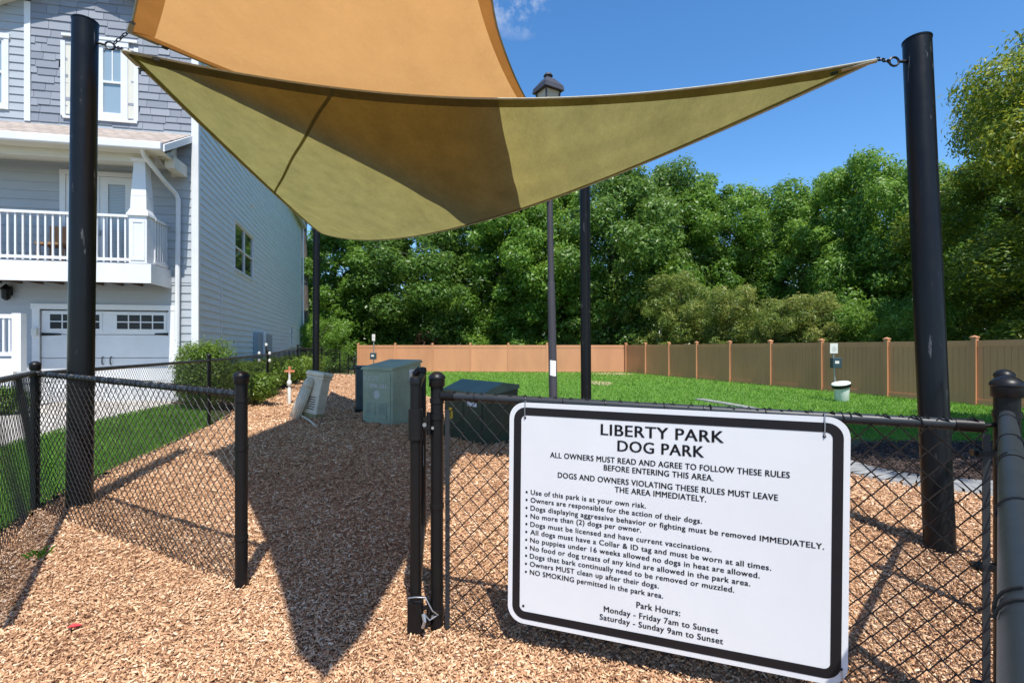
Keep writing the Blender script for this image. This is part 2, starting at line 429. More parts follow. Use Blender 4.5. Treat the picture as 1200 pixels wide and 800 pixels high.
# ------------------------------------------------------------------ ground
def add_sheet(name, poly, off, m, step=0.6, wob=0.0, seed=1):
    """a flat patch cut into a grid that follows the terrain, off metres above it"""
    rr = random.Random(seed)
    pts = []
    n = len(poly)
    for i in range(n):
        a, b = Vector(poly[i]).to_2d(), Vector(poly[(i + 1) % n]).to_2d()
        L = (b - a).length
        k = max(1, int(L / 0.22)) if wob else 1
        k = min(k, 60)
        for j in range(k):
            p = a.lerp(b, j / k)
            if wob: p = p + Vector((rr.uniform(-1, 1), rr.uniform(-1, 1))) * wob
            pts.append((p.x, p.y, 0))
    bm = bmesh.new()
    vs = [bm.verts.new(p) for p in pts]
    bm.faces.new(vs)
    bmesh.ops.triangulate(bm, faces=bm.faces[:])
    xs = [p[0] for p in pts]; ys = [p[1] for p in pts]
    for ax, lo, hi in ((0, min(xs), max(xs)), (1, min(ys), max(ys))):
        t = lo + step
        while t < hi:
            co = Vector((t, 0, 0)) if ax == 0 else Vector((0, t, 0))
            no = Vector((1, 0, 0)) if ax == 0 else Vector((0, 1, 0))
            bmesh.ops.bisect_plane(bm, geom=bm.verts[:] + bm.edges[:] + bm.faces[:], plane_co=co, plane_no=no, dist=1e-5)
            t += step
    for v in bm.verts: v.co.z = gz(v.co.x, v.co.y) + off
    bmesh.ops.recalc_face_normals(bm, faces=bm.faces[:])
    me = bpy.data.meshes.new(name); bm.to_mesh(me); bm.free()
    if len(me.polygons) and me.polygons[0].normal.z < 0: me.flip_normals()
    o = finish(name, me, m)
    return tag(o, kind='structure')

bm = bmesh.new()
xs = [-600, -200, -80, -40, -24] + [-16 + i * 0.8 for i in range(41)] + [24, 40, 80, 200, 600]
ys = [-300, -60, -15] + [-6 + i * 0.8 for i in range(32)] + [24, 32, 45, 70, 120, 300, 900]
grid = [[bm.verts.new((x, y, gz(x, y))) for y in ys] for x in xs]
for i in range(len(xs) - 1):
    for j in range(len(ys) - 1):
        bm.faces.new((grid[i][j], grid[i + 1][j], grid[i + 1][j + 1], grid[i][j + 1]))
me = bpy.data.meshes.new("ground"); bm.to_mesh(me); bm.free()
tag(finish("ground", me, M['soil']), kind='structure')

P2 = lambda px, py, g=0.0: tuple(gnd(px, py, g).to_2d())
# far lawn (inside the tan fence), wood chip bed, side lawn, driveway, bark beds, concrete edging
lawn_far = [(-9.9, 30.5), (-5.5, 21.5), (-3.2, 16.5), (-0.6, 14.5), (2.0, 12.6), (4.6, 10.6), (4.4, 9.3), (5.6, 7.5), (8.0, 7.4), (13, 8), (13.6, 13), (8.2, 32.4), (0, 33), (-10.3, 34.2)]
chip_poly = [(-3.3, -2.0), (3.4, -2.0), (3.8, 4.0), (6.5, 4.2), (6.0, 4.6), (4.9, 4.75), (4.25, 4.95), (3.85, 5.4), (3.8, 6.1), (4.0, 6.9), (4.4, 8.8), (4.3, 10.6), (2.1, 12.5), (-0.5, 14.4), (-3.1, 16.4), (-5.4, 21.3), (-9.3, 28.0), (-8.6, 22), (-7.6, 16.6), (-6.5, 12.2), (-5.35, 8.7), (-4.85, 7.1), (-4.55, 5.9), (-4.25, 4.75), (-4.0, 4.2), (-3.5, 3.2)]
lawn_side = [(-3.7, 3.2), (-4.1, 4.2), (-4.4, 4.9), (-4.7, 6.0), (-5.0, 7.2), (-5.45, 8.7), (-5.75, 9.9), (-6.2, 10.9), (-7.7, 11.5), (-7.45, 9.6), (-7.25, 8.2), (-7.0, 6.9), (-7.2, 5.0), (-7.6, 3.0)]
drive = [(-7.1, 5.0), (-6.9, 6.9), (-7.15, 8.2), (-7.35, 9.6), (-7.6, 11.4), (-7.9, 12.0), (-13, 10.98), (-16, 7), (-16, 2.8), (-7.5, 2.8)]
bark_house = [(-5.6, 9.3), (-6.25, 11.2), (-6.85, 13.4), (-7.6, 16.8), (-8.7, 22), (-9.6, 29), (-13.0, 31), (-7.6, 12.05), (-7.95, 11.95), (-7.7, 11.4), (-6.4, 10.8)]
bark_right = [(5.0, 5.0), (4.45, 5.25), (4.12, 5.65), (4.07, 6.1), (4.3, 6.9), (5.6, 7.6), (8.0, 7.5), (12, 8), (13, 5), (8, 4.3), (6.5, 4.5)]
add_sheet("lawn", lawn_far, 0.004, M['lawn'], 1.5, 0.06, 3)
add_sheet("wood_chip_bed", chip_poly, 0.008, M['chip_bed'], 0.7, 0.03, 4)
add_sheet("side_lawn", lawn_side, 0.012, M['lawn'], 0.6, 0.03, 5)
add_sheet("driveway", drive, 0.016, M['concrete'], 0.7)
add_sheet("bark_bed", bark_house, 0.020, M['bark_bed'], 0.7, 0.05, 6)
add_sheet("tree_bark_bed", bark_right, 0.012, M['bark_bed'], 0.7, 0.05, 7)
# worn sandy patches in the lawn
for sd, (cx, cy, rx, ry) in enumerate([(3.9, 22.5, 0.6, 1.4), (0.5, 14.9, 1.4, 0.5), (6.0, 30.5, 1.4, 1.2)]):
    poly = [(cx + rx * math.cos(a * math.pi / 9) * (0.8 + 0.3 * math.sin(a * 2.3 + sd)), cy + ry * math.sin(a * math.pi / 9)) for a in range(18)]
    add_sheet("bare_soil", poly, 0.010, M['sand'], 0.6, 0.07, 20 + sd)
# concrete edging strip between lawn, bark and chips
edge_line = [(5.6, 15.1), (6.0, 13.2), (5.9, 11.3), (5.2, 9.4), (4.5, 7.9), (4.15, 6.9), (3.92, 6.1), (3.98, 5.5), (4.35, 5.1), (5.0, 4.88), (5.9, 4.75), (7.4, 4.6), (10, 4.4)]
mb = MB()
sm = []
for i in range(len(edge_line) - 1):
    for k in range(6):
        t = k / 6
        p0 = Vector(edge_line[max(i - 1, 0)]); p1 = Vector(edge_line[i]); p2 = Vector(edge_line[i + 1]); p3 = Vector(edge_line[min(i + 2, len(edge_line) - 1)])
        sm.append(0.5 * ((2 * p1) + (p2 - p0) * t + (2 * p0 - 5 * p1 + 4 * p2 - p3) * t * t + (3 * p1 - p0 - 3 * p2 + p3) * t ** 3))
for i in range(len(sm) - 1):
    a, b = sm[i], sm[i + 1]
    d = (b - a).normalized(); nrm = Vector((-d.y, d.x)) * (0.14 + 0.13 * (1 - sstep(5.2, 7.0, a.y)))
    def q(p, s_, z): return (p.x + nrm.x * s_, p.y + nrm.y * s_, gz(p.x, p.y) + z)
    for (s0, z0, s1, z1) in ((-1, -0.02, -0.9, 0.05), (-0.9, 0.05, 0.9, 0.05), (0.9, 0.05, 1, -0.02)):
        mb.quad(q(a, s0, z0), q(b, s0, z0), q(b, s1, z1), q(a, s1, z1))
tag(mb.build("concrete_edging", paint("shade_darkened_concrete", (0.27, 0.27, 0.265), 0.85, 0.2, 3, 0.25)), kind='structure')  # shade over the strip is put into this darker grey, not wear

# ------------------------------------------------------------------ loose cover: wood chips, bark, grass
def inside(poly, X, Y):
    r = np.zeros(len(X), bool); n = len(poly)
    for i in range(n):
        x0, y0 = poly[i]; x1, y1 = poly[(i + 1) % n]
        c = ((y0 > Y) != (y1 > Y)) & (X < (x1 - x0) * (Y - y0) / (y1 - y0 + 1e-12) + x0)
        r ^= c
    return r
def gz_np(X, Y):
    def ss(a, b, v):
        t = np.clip((v - a) / (b - a), 0, 1); return t * t * (3 - 2 * t)
    s1 = ss(6.5, 14, Y)
    return -0.15 * s1 + np.where(X < -4.5, (0.16 + 0.15 * s1) * ss(4.8, 8.5, -X) * ss(4.0, 10.0, Y) * (1 - ss(22, 31, Y)), 0)
def sample(n, y0, y1, power, xspan=1.08, xpad=0.8):
    """points on the ground, thinning with distance"""
    u = rng.random(n); k = 1 - power
    Y = (y0 ** k + u * (y1 ** k - y0 ** k)) ** (1 / k)
    X = (rng.random(n) * 2 - 1) * (xspan * Y + xpad)
    return X, Y
def scatter_chips(name, polys, n, y0, y1, power, m, off, lmin=0.018, lmax=0.055, lift=0.022, xr=None):
    X, Y = sample(n, y0, y1, power)
    if xr: X = xr[0] + rng.random(n) * (xr[1] - xr[0])
    Xw = X + rng.normal(0, 0.05, n); Yw = Y + rng.normal(0, 0.05, n)
    k = np.zeros(n, bool)
    for p in polys: k |= inside(p, Xw, Yw)
    X, Y = X[k], Y[k]; n = len(X)
    far = np.clip((Y / 4.0) ** 0.75, 0.8, 3.0)
    L = (lmin + (lmax - lmin) * rng.random(n) ** 2.2) * far * 0.5
    W = np.minimum(L * (0.08 + 0.30 * rng.random(n)), 0.0065 * far); T = 0.003 * far
    a = rng.random(n) * 2 * np.pi
    tilt = rng.normal(0, 0.38, n); roll = rng.normal(0, 0.55, n)
    ex = np.stack([np.cos(a) * np.cos(tilt), np.sin(a) * np.cos(tilt), np.sin(tilt)], 1)
    hx = np.stack([-np.sin(a), np.cos(a), np.zeros(n)], 1)
    up = np.cross(ex, hx)
    ey = hx * np.cos(roll)[:, None] + up * np.sin(roll)[:, None]
    ez = np.cross(ex, ey)
    c = np.stack([X, Y, gz_np(X, Y) + off + rng.random(n) ** 1.5 * lift * np.minimum(far, 1.5)], 1)
    A, B = ex * L[:, None], ey * W[:, None]
    t = ez * T[:, None]
    skew = 0.55 + 0.45 * rng.random(n)
    V = np.stack([c - A - B, c + A - B * skew[:, None], c + A * 0.9 + B, c - A * 0.85 + B * skew[:, None]], 1)
    V = np.concatenate([V + t[:, None, :], V - t[:, None, :]], 1).reshape(-1, 3)
    b = (np.arange(n) * 8)[:, None]
    Q = np.concatenate([b + np.array([[0, 1, 2, 3]]), b + np.array([[0, 4, 5, 1]]), b + np.array([[2, 6, 7, 3]]), b + np.array([[1, 5, 6, 2]]), b + np.array([[3, 7, 4, 0]])], 0)
    o = np_mesh(name, V, Q, m)
    return o
tag(scatter_chips("loose_wood_chips", [chip_poly], 330000, 1.7, 26, 1.7, M['chip'], 0.010, 0.011, 0.042), 'pale tan wood chips spread loosely over the dog park ground', 'wood chips', kind='stuff')
tag(scatter_chips("loose_bark", [bark_house], 30000, 9.5, 28, 1.6, M['bark'], 0.022, xr=(-13, -5.5)), 'dark bark mulch under the hedge along the house', 'bark mulch', kind='stuff')
tag(scatter_chips("loose_tree_bark", [bark_right], 14000, 4.3, 8, 1.5, M['bark'], 0.014, xr=(4, 9)), 'dark bark mulch between the lawn and the concrete edging', 'bark mulch', kind='stuff')
def scatter_grass(name, poly, n, y0, y1, power, hmin, hmax, off, xr=None, fgrow=0.6):
    X, Y = sample(n, y0, y1, power)
    if xr: X = xr[0] + rng.random(n) * (xr[1] - xr[0])
    k = inside(poly, X + rng.normal(0, 0.05, n), Y + rng.normal(0, 0.05, n))
    X, Y = X[k], Y[k]; n = len(X)
    far = np.clip((Y / 6.0), 0.8, 5.0)
    h = (hmin + (hmax - hmin) * rng.random(n)) * far ** (fgrow * 0.5); w = 0.0035 * far
    a = rng.random(n) * 2 * np.pi; le = h * (0.2 + 0.7 * rng.random(n)); b = rng.random(n) * 2 * np.pi
    base = np.stack([X, Y, gz_np(X, Y) + off - 0.004], 1)
    wv = np.stack([np.cos(a), np.sin(a), np.zeros(n)], 1) * w[:, None]
    ln = np.stack([np.cos(b), np.sin(b), np.zeros(n)], 1) * le[:, None]
    z = np.array([0, 0, 1.0])[None]
    mid = base + ln * 0.35 + z * (h * 0.6)[:, None]; tip = base + ln + z * h[:, None]
    V = np.stack([base - wv, base + wv, mid + wv * 0.7, tip, mid - wv * 0.7], 1).reshape(-1, 3)
    q = (np.arange(n) * 5)[:, None] + np.array([[0, 1, 2, 3, 4]])
    return np_mesh(name, V, q, M['grass'])
tag(scatter_grass("lawn_grass", lawn_far, 170000, 7.2, 33.5, 1.35, 0.03, 0.065, 0.004), 'bright green mown grass inside the tan privacy fence', 'grass', kind='stuff')
tag(scatter_grass("side_lawn_grass", lawn_side, 210000, 3.2, 11.2, 1.3, 0.02, 0.05, 0.012, xr=(-9, -3.7)), 'bright green mown grass strip between chain link fence and driveway', 'grass', kind='stuff')

# ------------------------------------------------------------------ house
HC = Vector((-7.5, 12.0, 0))
E1 = Vector((-1.0, -0.2, 0)).normalized()            # along the front, to the left
E2 = Vector((0.2, -1.0, 0)).normalized()             # out of the front
E3 = Vector((-0.288, 1.0, 0)).normalized()           # along the side wall, to the back
E4 = Vector((1.0, 0.288, 0)).normalized()            # out of the side wall
UP = Vector((0, 0, 1))
def hw(a, b, h): return HC + E1 * a + E2 * b + UP * h
def fa(px, b=0.0):
    """distance along the front that shows at pixel column px"""
    u = (px - CX) / F; o = HC + E2 * b
    return (u * o.y - o.x) / (E1.x - u * E1.y)
def fh(px, py, b=0.0):
    q = hw(fa(px, b), b, 0); return EYE + (HZ - py) / F * q.y
def sa(px):
    u = (px - CX) / F
    return (u * HC.y - HC.x) / (E3.x - u * E3.y)
def sh(px, py):
    q = HC + E3 * sa(px); return EYE + (HZ - py) / F * q.y
def swp(s_, o, h): return HC + E3 * s_ + E4 * o + UP * h

A_END = 5.2; S_END = 19.6; G0 = 0.05
house = thing("townhouse", 'grey-blue townhouse with white balcony, porch column and carriage style garage door', 'house', hw(0, 0, 0))
apex_a = fa(113); apex_h = 9.86
slope = 0.47
def rake(a): return apex_h - slope * abs(a - apex_a)

def lap(name, m, P, out, x0, x1, h0, h1, pitch, holes=(), top=None, parent=house, lip=0.022):
    """overlapping boards; P(x,o,h) places them; holes are (x0,x1,h0,h1)"""
    mb = MB(); h = h0
    while h < h1:
        ha, hb = h, min(h + pitch, h1)
        segs = [(x0, x1)]
        if top:
            lo, hi = top(ha); segs = [(max(x0, lo), min(x1, hi))] if hi > lo else []
        for (a, b, c, d) in holes:
            if c < hb - 0.01 and d > ha + 0.01:
                ns = []
                for (u, v) in segs:
                    if b <= u or a >= v: ns.append((u, v)); continue
                    if a > u: ns.append((u, a))
                    if b < v: ns.append((b, v))
                segs = ns
        for (u, v) in segs:
            if v - u < 0.02: continue
            mb.add([P(u, lip, ha), P(v, lip, ha), P(v, 0.003, hb), P(u, 0.003, hb), P(u, 0, ha), P(v, 0, ha)], [(0, 1, 2, 3), (4, 5, 1, 0)])
        h += pitch
    return mb.build(name, m, parent)
FP = lambda x, o, h: hw(x, o, h)
SP = lambda x, o, h: swp(x, o, h)

# openings measured on the photo
gar = (fa(201), fa(44), 0.0, fh(120, 364))
door2 = (fa(157), fa(77), 3.05, fh(120, 212))
win3 = (fa(159), fa(76), fh(76, 131), fh(76, 50))
deck_h = fh(100, 336) + 0.02
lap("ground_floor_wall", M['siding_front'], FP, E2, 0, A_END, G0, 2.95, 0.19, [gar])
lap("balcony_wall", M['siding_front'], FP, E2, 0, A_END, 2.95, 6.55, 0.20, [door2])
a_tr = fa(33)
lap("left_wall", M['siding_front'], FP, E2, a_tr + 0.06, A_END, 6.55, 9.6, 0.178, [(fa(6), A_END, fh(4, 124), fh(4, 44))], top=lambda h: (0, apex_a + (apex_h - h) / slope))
# staggered shakes between the corner boards
mb = MB(); h = 6.55; rs = random.Random(3)
while h < 9.95:
    x = 0.07
    while x < a_tr - 0.06:
        w = rs.uniform(0.22, 0.46); x1 = min(x + w, a_tr - 0.06)
        dz = rs.choice((0, 0, 0.03, 0.035)); ha, hb = h - dz, h + 0.185
        mid = (x + x1) / 2
        hid = win3[0] - 0.02 < mid < win3[1] + 0.02 and win3[2] - 0.05 < h + 0.09 < win3[3] + 0.02
        if not hid and hb < rake(mid) + 0.08:
            t0, t1 = 0.024 + rs.uniform(-0.003, 0.004), 0.004
            g = 0.003
            p = [hw(x + g, t0, ha), hw(x1 - g, t0, ha), hw(x1 - g, t1, hb), hw(x + g, t1, hb), hw(x + g, 0, ha), hw(x1 - g, 0, ha), hw(x1 - g, 0, hb), hw(x + g, 0, hb)]
            mb.add(p, [(0, 1, 2, 3), (4, 5, 1, 0), (4, 0, 3, 7), (1, 5, 6, 2)])
        x = x1
    h += 0.175
mb.build("shake_wall", M['shake'], house)
# solid core behind the cladding
mb = MB()
core = [hw(0.05, -0.12, 0), hw(A_END, -0.12, 0), hw(A_END, -0.12, rake(A_END)), hw(apex_a, -0.12, apex_h), hw(0.05, -0.12, rake(0.05))]
mb.add(core + [q + E3 * S_END - E4 * 0.0 for q in core], [(0, 1, 2, 3, 4), (9, 8, 7, 6, 5), (1, 6, 7, 2)])
mb.build("core_wall", M['siding_front'], house)
# side wall with its openings
sw1 = (sa(274), sa(295.5), sh(274, 315), sh(274, 258.5))
sw2 = (sa(340), sa(342.5), sh(341, 404), sh(341, 383))
sw3 = None
top_side = rake(0) - 0.02
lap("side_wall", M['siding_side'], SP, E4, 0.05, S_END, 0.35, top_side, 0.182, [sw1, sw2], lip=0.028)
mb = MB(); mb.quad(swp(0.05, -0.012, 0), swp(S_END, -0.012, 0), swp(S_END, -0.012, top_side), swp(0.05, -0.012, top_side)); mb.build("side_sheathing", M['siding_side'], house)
mb = MB(); mb.obox(swp(0.02, -0.1, -0.1), E3 * (S_END - 0.02), E4 * 0.12, UP * 0.46); mb.build("foundation", M['foundation'], house)
# corner boards
mb = MB()
mb.obox(hw(-0.034, -0.01, 0.0), E1 * 0.15, E2 * 0.045, UP * (rake(0) - 0.05))
mb.obox(swp(-0.01, 0.0, 0.0), E3 * 0.14, E4 * 0.036, UP * (rake(0) - 0.05)); mb.build("corner_board", M['white'], house)
mb = MB(); mb.obox(hw(a_tr - 0.06, 0.0, 6.5), E1 * 0.12, E2 * 0.034, UP * (rake(a_tr) - 6.55)); mb.build("corner_board", M['white'], house)
mb = MB(); mb.obox(swp(S_END - 0.12, 0.0, 0.0), E3 * 0.14, E4 * 0.034, UP * (top_side)); mb.build("corner_board", M['white'], house)
# roof: two slabs with front overhang, fascia
def roof_slab(sign):
    mb = MB(); o = 0.30; eave = 2.9 if sign > 0 else apex_a + 0.35
    a1 = apex_a + sign * eave
    h1 = apex_h - slope * eave + 0.04
    p = [hw(apex_a, o, apex_h + 0.04), hw(a1, o, h1), hw(a1, o, h1) + E3 * (S_END + 0.6), hw(apex_a, o, apex_h + 0.04) + E3 * (S_END + 0.6)]
    mb.box8([q for q in p] + [q + UP * 0.16 for q in p])
    return mb
r = roof_slab(1); r.build("roof", M['soffit'], house)
r = roof_slab(-1); r.build("roof", M['soffit'], house)
for sign in (1, -1):
    mb = MB(); eave = 2.9 if sign > 0 else apex_a + 0.35
    p = [hw(apex_a, 0.302, apex_h), hw(apex_a + sign * eave, 0.302, apex_h - slope * eave), hw(apex_a + sign * eave, 0.302, apex_h - slope * eave + 0.22), hw(apex_a, 0.302, apex_h + 0.22)]
    mb.box8(p + [q + E2 * 0.03 for q in p]); mb.build("fascia", M['white'], house)

def window(parent, P, x0, x1, h0, h1, fr, cols, split, pane, name="window", muntin=0.0, depth=0.02):
    """casing, meeting rail, mullions and recessed panes"""
    c = MB(); t = fr
    def bar(a, b, c0, d, o0, o1, mbx):
        mbx.box8([P(a, o0, c0), P(b, o0, c0), P(b, o1, c0), P(a, o1, c0), P(a, o0, d), P(b, o0, d), P(b, o1, d), P(a, o1, d)])
    bar(x0 - t, x0, h0 - t, h1, 0, 0.045, c); bar(x1, x1 + t, h0 - t, h1, 0, 0.045, c)
    bar(x0 - t - 0.02, x1 + t + 0.02, h1, h1 + t * 1.25, 0, 0.055, c)
    bar(x0, x1, h0 - t, h0, 0, 0.052, c)
    w = c.build(name, M['white'], parent)
    s = MB(); sw = 0.05
    cw = (x1 - x0) / cols
    for k in range(cols):
        a, b = x0 + k * cw, x0 + (k + 1) * cw
        bar(a, a + sw, h0, h1, -0.005, 0.030, s); bar(b - sw, b, h0, h1, -0.005, 0.030, s)
        bar(a + sw, b - sw, h0, h0 + sw, -0.005, 0.028, s); bar(a + sw, b - sw, h1 - sw, h1, -0.005, 0.028, s)
        if split:
            hm = h0 + (h1 - h0) * split; bar(a + sw, b - sw, hm - sw / 2, hm + sw / 2, -0.005, 0.032, s)
            if muntin: bar((a + b) / 2 - 0.012, (a + b) / 2 + 0.012, hm + sw / 2, h1 - sw, -0.005, 0.012, s)
    s.build("sash", M['white'], w)
    g = MB()
    for k in range(cols):
        a, b = x0 + k * cw + sw, x0 + (k + 1) * cw - sw
        g.quad(P(a, -0.004, h0 + sw), P(b, -0.004, h0 + sw), P(b, -0.004, h1 - sw), P(a, -0.004, h1 - sw))
    g.build("pane", pane, w)
    return w
# top floor bay window: side strips of blind, double hung middle
x0, x1, h0, h1 = win3
window(house, FP, fa(145), fa(92), h0, h1, 0.10, 2, 0.48, M['pane_light'], muntin=1)
for (a, b) in ((fa(159), fa(150)), (fa(86), fa(76))):
    mb = MB(); mb.obox(hw(a, 0, h0 - 0.05), E1 * (b - a), E2 * 0.02, UP * (h1 - h0 + 0.05)); mb.build("window_panel", M['soffit'], house)
mb = MB()
for a in (fa(161.5), fa(76)):
    mb.obox(hw(a - 0.03, 0, h0 - 0.10), E1 * 0.09, E2 * 0.05, UP * (h1 - h0 + 0.12))
mb.obox(hw(fa(162.5), 0, h1 + 0.125), E1 * (fa(74) - fa(162.5)), E2 * 0.07, UP * 0.06)
mb.obox(hw(fa(162), 0, h0 - 0.16), E1 * (fa(75) - fa(162)), E2 * 0.06, UP * 0.06)
mb.build("window_casing", M['white'], house)
window(house, FP, fa(6), fa(6) + 0.75, fh(4, 124), fh(4, 46), 0.09, 1, 0.5, M['pane_light'])
# side windows
window(house, SP, sw1[0], sw1[1], sw1[2], sw1[3], 0.06, 2, 0.48, M['pane_dark'])
window(house, SP, sw2[0], sw2[1], sw2[2], sw2[3], 0.10, 1, 0.5, M['pane_dark'])

# garage door, in sections, with lights, hinges, handles
g0, g1, gh = gar[0], gar[1], gar[3]
mb = MB()
nsec = 4
for k in range(nsec):
    a, b = 0.10 + k * (gh - 0.10) / nsec, 0.10 + (k + 1) * (gh - 0.10) / nsec - 0.012
    mb.obox(hw(g0 + 0.06, -0.07, a), E1 * (g1 - g0 - 0.12), E2 * 0.05, UP * (b - a))
mid = (g0 + g1) / 2
gd = mb.build("garage_door", M['white'], house, bevel=0.006)
mb = MB()
hp0, hp1 = fh(120, 386), fh(120, 368)
for (L, R_) in ((fa(117), fa(57.5)), (fa(192.5), fa(136))):
    mb.obox(hw(L - 0.04, -0.021, hp0 - 0.04), E1 * (R_ - L + 0.08), E2 * 0.012, UP * (hp1 - hp0 + 0.08))
mb.build("light_frame", M['white'], gd)
for (L, R_) in ((fa(117), fa(57.5)), (fa(192.5), fa(136))):
    mb = MB(); cw = (R_ - L) / 4; rh = (hp1 - hp0) / 2
    for i in range(4):
        for j in range(2):
            mb.obox(hw(L + i * cw + 0.014, -0.010, hp0 + j * rh + 0.014), E1 * (cw - 0.028), E2 * 0.004, UP * (rh - 0.028))
    mb.build("door_light", M['pane_black'], gd)
for (pa, pb) in ((48.5, 71), (200, 181)):
    mb = MB(); a, b = fa(pa), fa(pb); z = fh(pa, 391.5)
    p = [hw(a, -0.018, z - 0.035), hw(b, -0.018, z - 0.018), hw(b, -0.018, z + 0.018), hw(a, -0.018, z + 0.035)]
    mb.box8([q for q in p] + [q + E2 * 0.012 for q in p]); mb.build("strap_hinge", M['plastic_black'], gd)
for pa in (120.5, 130):
    z0, z1 = fh(pa, 427), fh(pa, 418); a = fa(pa)
    mb = MB(); mb.tube([hw(a, -0.02, z0), hw(a, 0.03, z0 + 0.02), hw(a, 0.035, (z0 + z1) / 2), hw(a, 0.03, z1 - 0.02), hw(a, -0.02, z1)], 0.012, 6)
    mb.build("pull_handle", M['plastic_black'], gd)
mb = MB()
mb.obox(hw(g0 - 0.09, -0.01, 0), E1 * 0.14, E2 * 0.045, UP * (gh + 0.02)); mb.obox(hw(g1 - 0.05, -0.01, 0), E1 * 0.14, E2 * 0.045, UP * (gh + 0.02))
mb.obox(hw(g0 - 0.11, -0.01, gh + 0.02), E1 * (g1 - g0 + 0.22), E2 * 0.055, UP * 0.12)
mb.build("garage_trim", M['white'], house)
mb = MB(); mb.cbox(hw(fa(43), 0.07, fh(43, 389)), (0.10, 0.06, 0.16), math.atan2(0.2, 1)); mb.build("keypad", M['white_old'], house)

# balcony: deck, fascia, joists, railing with balusters, column, beam, porch roof
B0 = 0.98
a_r = fa(177, B0)                      # right end of the deck
f_lo, f_hi = fh(100, 330, B0), fh(100, 307, B0)
mb = MB()
mb.obox(hw(a_r, B0 - 0.05, f_lo), E1 * (A_END - a_r), E2 * 0.05, UP * (f_hi - f_lo))
mb.obox(hw(a_r, 0.02, f_lo), E1 * 0.05, E2 * (B0 - 0.07), UP * (f_hi - f_lo))
mb.build("deck_fascia", M['white'], house)
mb = MB(); mb.obox(hw(a_r + 0.052, 0.02, f_hi - 0.06), E1 * (A_END - a_r - 0.052), E2 * (B0 - 0.075), UP * 0.055)
x = a_r + 0.2
while x < A_END:
    mb.obox(hw(x, 0.02, f_lo + 0.03), E1 * 0.045, E2 * (B0 - 0.075), UP * (f_hi - f_lo - 0.095)); x += 0.4
mb.build("deck", M['deck_wood'], house)
r_hi = fh(80, 248.5, B0 - 0.06)
BB = B0 - 0.09
col_l, col_r = fa(157.5, B0 - 0.2), fa(177, B0 - 0.2)
railing = MB()
railing.obox(hw(col_l + 0.02, BB - 0.04, r_hi - 0.055), E1 * (A_END - col_l), E2 * 0.085, UP * 0.055)
railing.obox(hw(col_l + 0.02, BB - 0.02, f_hi + 0.06), E1 * (A_END - col_l), E2 * 0.045, UP * 0.06)
rl = railing.build("balcony_railing", M['white'], house)
def baluster(a, b, parent):
    mb = MB(); mb.obox(hw(a, b - 0.016, f_hi + 0.03), E1 * 0.034, E2 * 0.034, UP * (r_hi - f_hi - 0.07)); mb.build("baluster", M['white'], parent)
x = col_l + 0.10
while x < A_END - 0.05:
    baluster(x, BB, rl); x += (fa(0, BB) - fa(155, BB)) / 18.0
mb = MB()
mb.obox(hw(a_r + 0.03, 0.03, r_hi - 0.055), E1 * 0.08, E2 * (B0 - 0.32), UP * 0.055); mb.obox(hw(a_r + 0.05, 0.03, f_hi + 0.06), E1 * 0.045, E2 * (B0 - 0.32), UP * 0.06)
rl2 = mb.build("side_railing", M['white'], house)
for k in range(6): baluster(a_r + 0.055, 0.10 + k * 0.11, rl2)
# column: panelled pedestal and tapered shaft
cc_a = (col_l + col_r) / 2; cc_b = B0 - 0.17
def sq(mb, half0, half1, h0, h1):
    p = [hw(cc_a + sx * half0, cc_b + sy * half0, h0) for sx, sy in ((-1, -1), (1, -1), (1, 1), (-1, 1))] + [hw(cc_a + sx * half1, cc_b + sy * half1, h1) for sx, sy in ((-1, -1), (1, -1), (1, 1), (-1, 1))]
    mb.box8(p)
zc = fh(167, 250, cc_b); ztop = fh(167, 189, cc_b); zcap = fh(167, 232, cc_b)
mb = MB(); sq(mb, 0.175, 0.175, f_hi, zc - 0.10); sq(mb, 0.215, 0.205, zc - 0.10, zc - 0.04); sq(mb, 0.20, 0.16, zc - 0.04, zc + 0.06)
sq(mb, 0.158, 0.152, zc + 0.06, zcap)
sq(mb, 0.150, 0.112, zcap + 0.002, ztop - 0.06); sq(mb, 0.14, 0.16, ztop - 0.06, ztop + 0.02)
clm = mb.build("porch_column", M['white'], house, bevel=0.008)
mb = MB()
for sx in (-1, 1): mb.obox(hw(cc_a + sx * 0.11 - 0.025, cc_b + 0.17, f_hi + 0.12), E1 * 0.05, E2 * 0.016, UP * (zc - f_hi - 0.36))
for z in (f_hi + 0.07, zc - 0.24): mb.obox(hw(cc_a - 0.135, cc_b + 0.17, z), E1 * 0.27, E2 * 0.018, UP * 0.05)
mb.build("pedestal_moulding", M['white'], clm)
# beam, soffit, porch roof, gutter
b_lo, b_hi = fh(80, 187, cc_b), fh(80, 178, cc_b)
mb = MB(); mb.obox(hw(col_r - 0.02, cc_b - 0.12, b_lo), E1 * (A_END - col_r), E2 * 0.24, UP * (b_hi - b_lo + 0.1)); mb.obox(hw(fa(209, 0.5), 0.02, b_lo), E1 * 0.2, E2 * (cc_b - 0.14), UP * (b_hi - b_lo + 0.1))
mb.build("porch_beam", M['soffit'], house)
gb = 1.25
gu_lo, gu_hi = fh(80, 170, gb), fh(80, 160.5, gb)
ra = fa(189, gb)
ra_w = fa(226, 0.02)
wall_h = fh(100, 149, 0.03)
mb = MB(); mb.obox(hw(ra + 0.02, 0.02, gu_lo + 0.02), E1 * (A_END + 0.3 - ra), E2 * (gb - 0.04), UP * 0.03); mb.build("porch_soffit", M['soffit'], house)
mb = MB(); p = [hw(ra - 0.02, gb + 0.05, gu_hi - 0.01), hw(A_END + 0.3, gb + 0.05, gu_hi - 0.01), hw(A_END + 0.3, 0.03, wall_h), hw(0.12, 0.03, wall_h)]
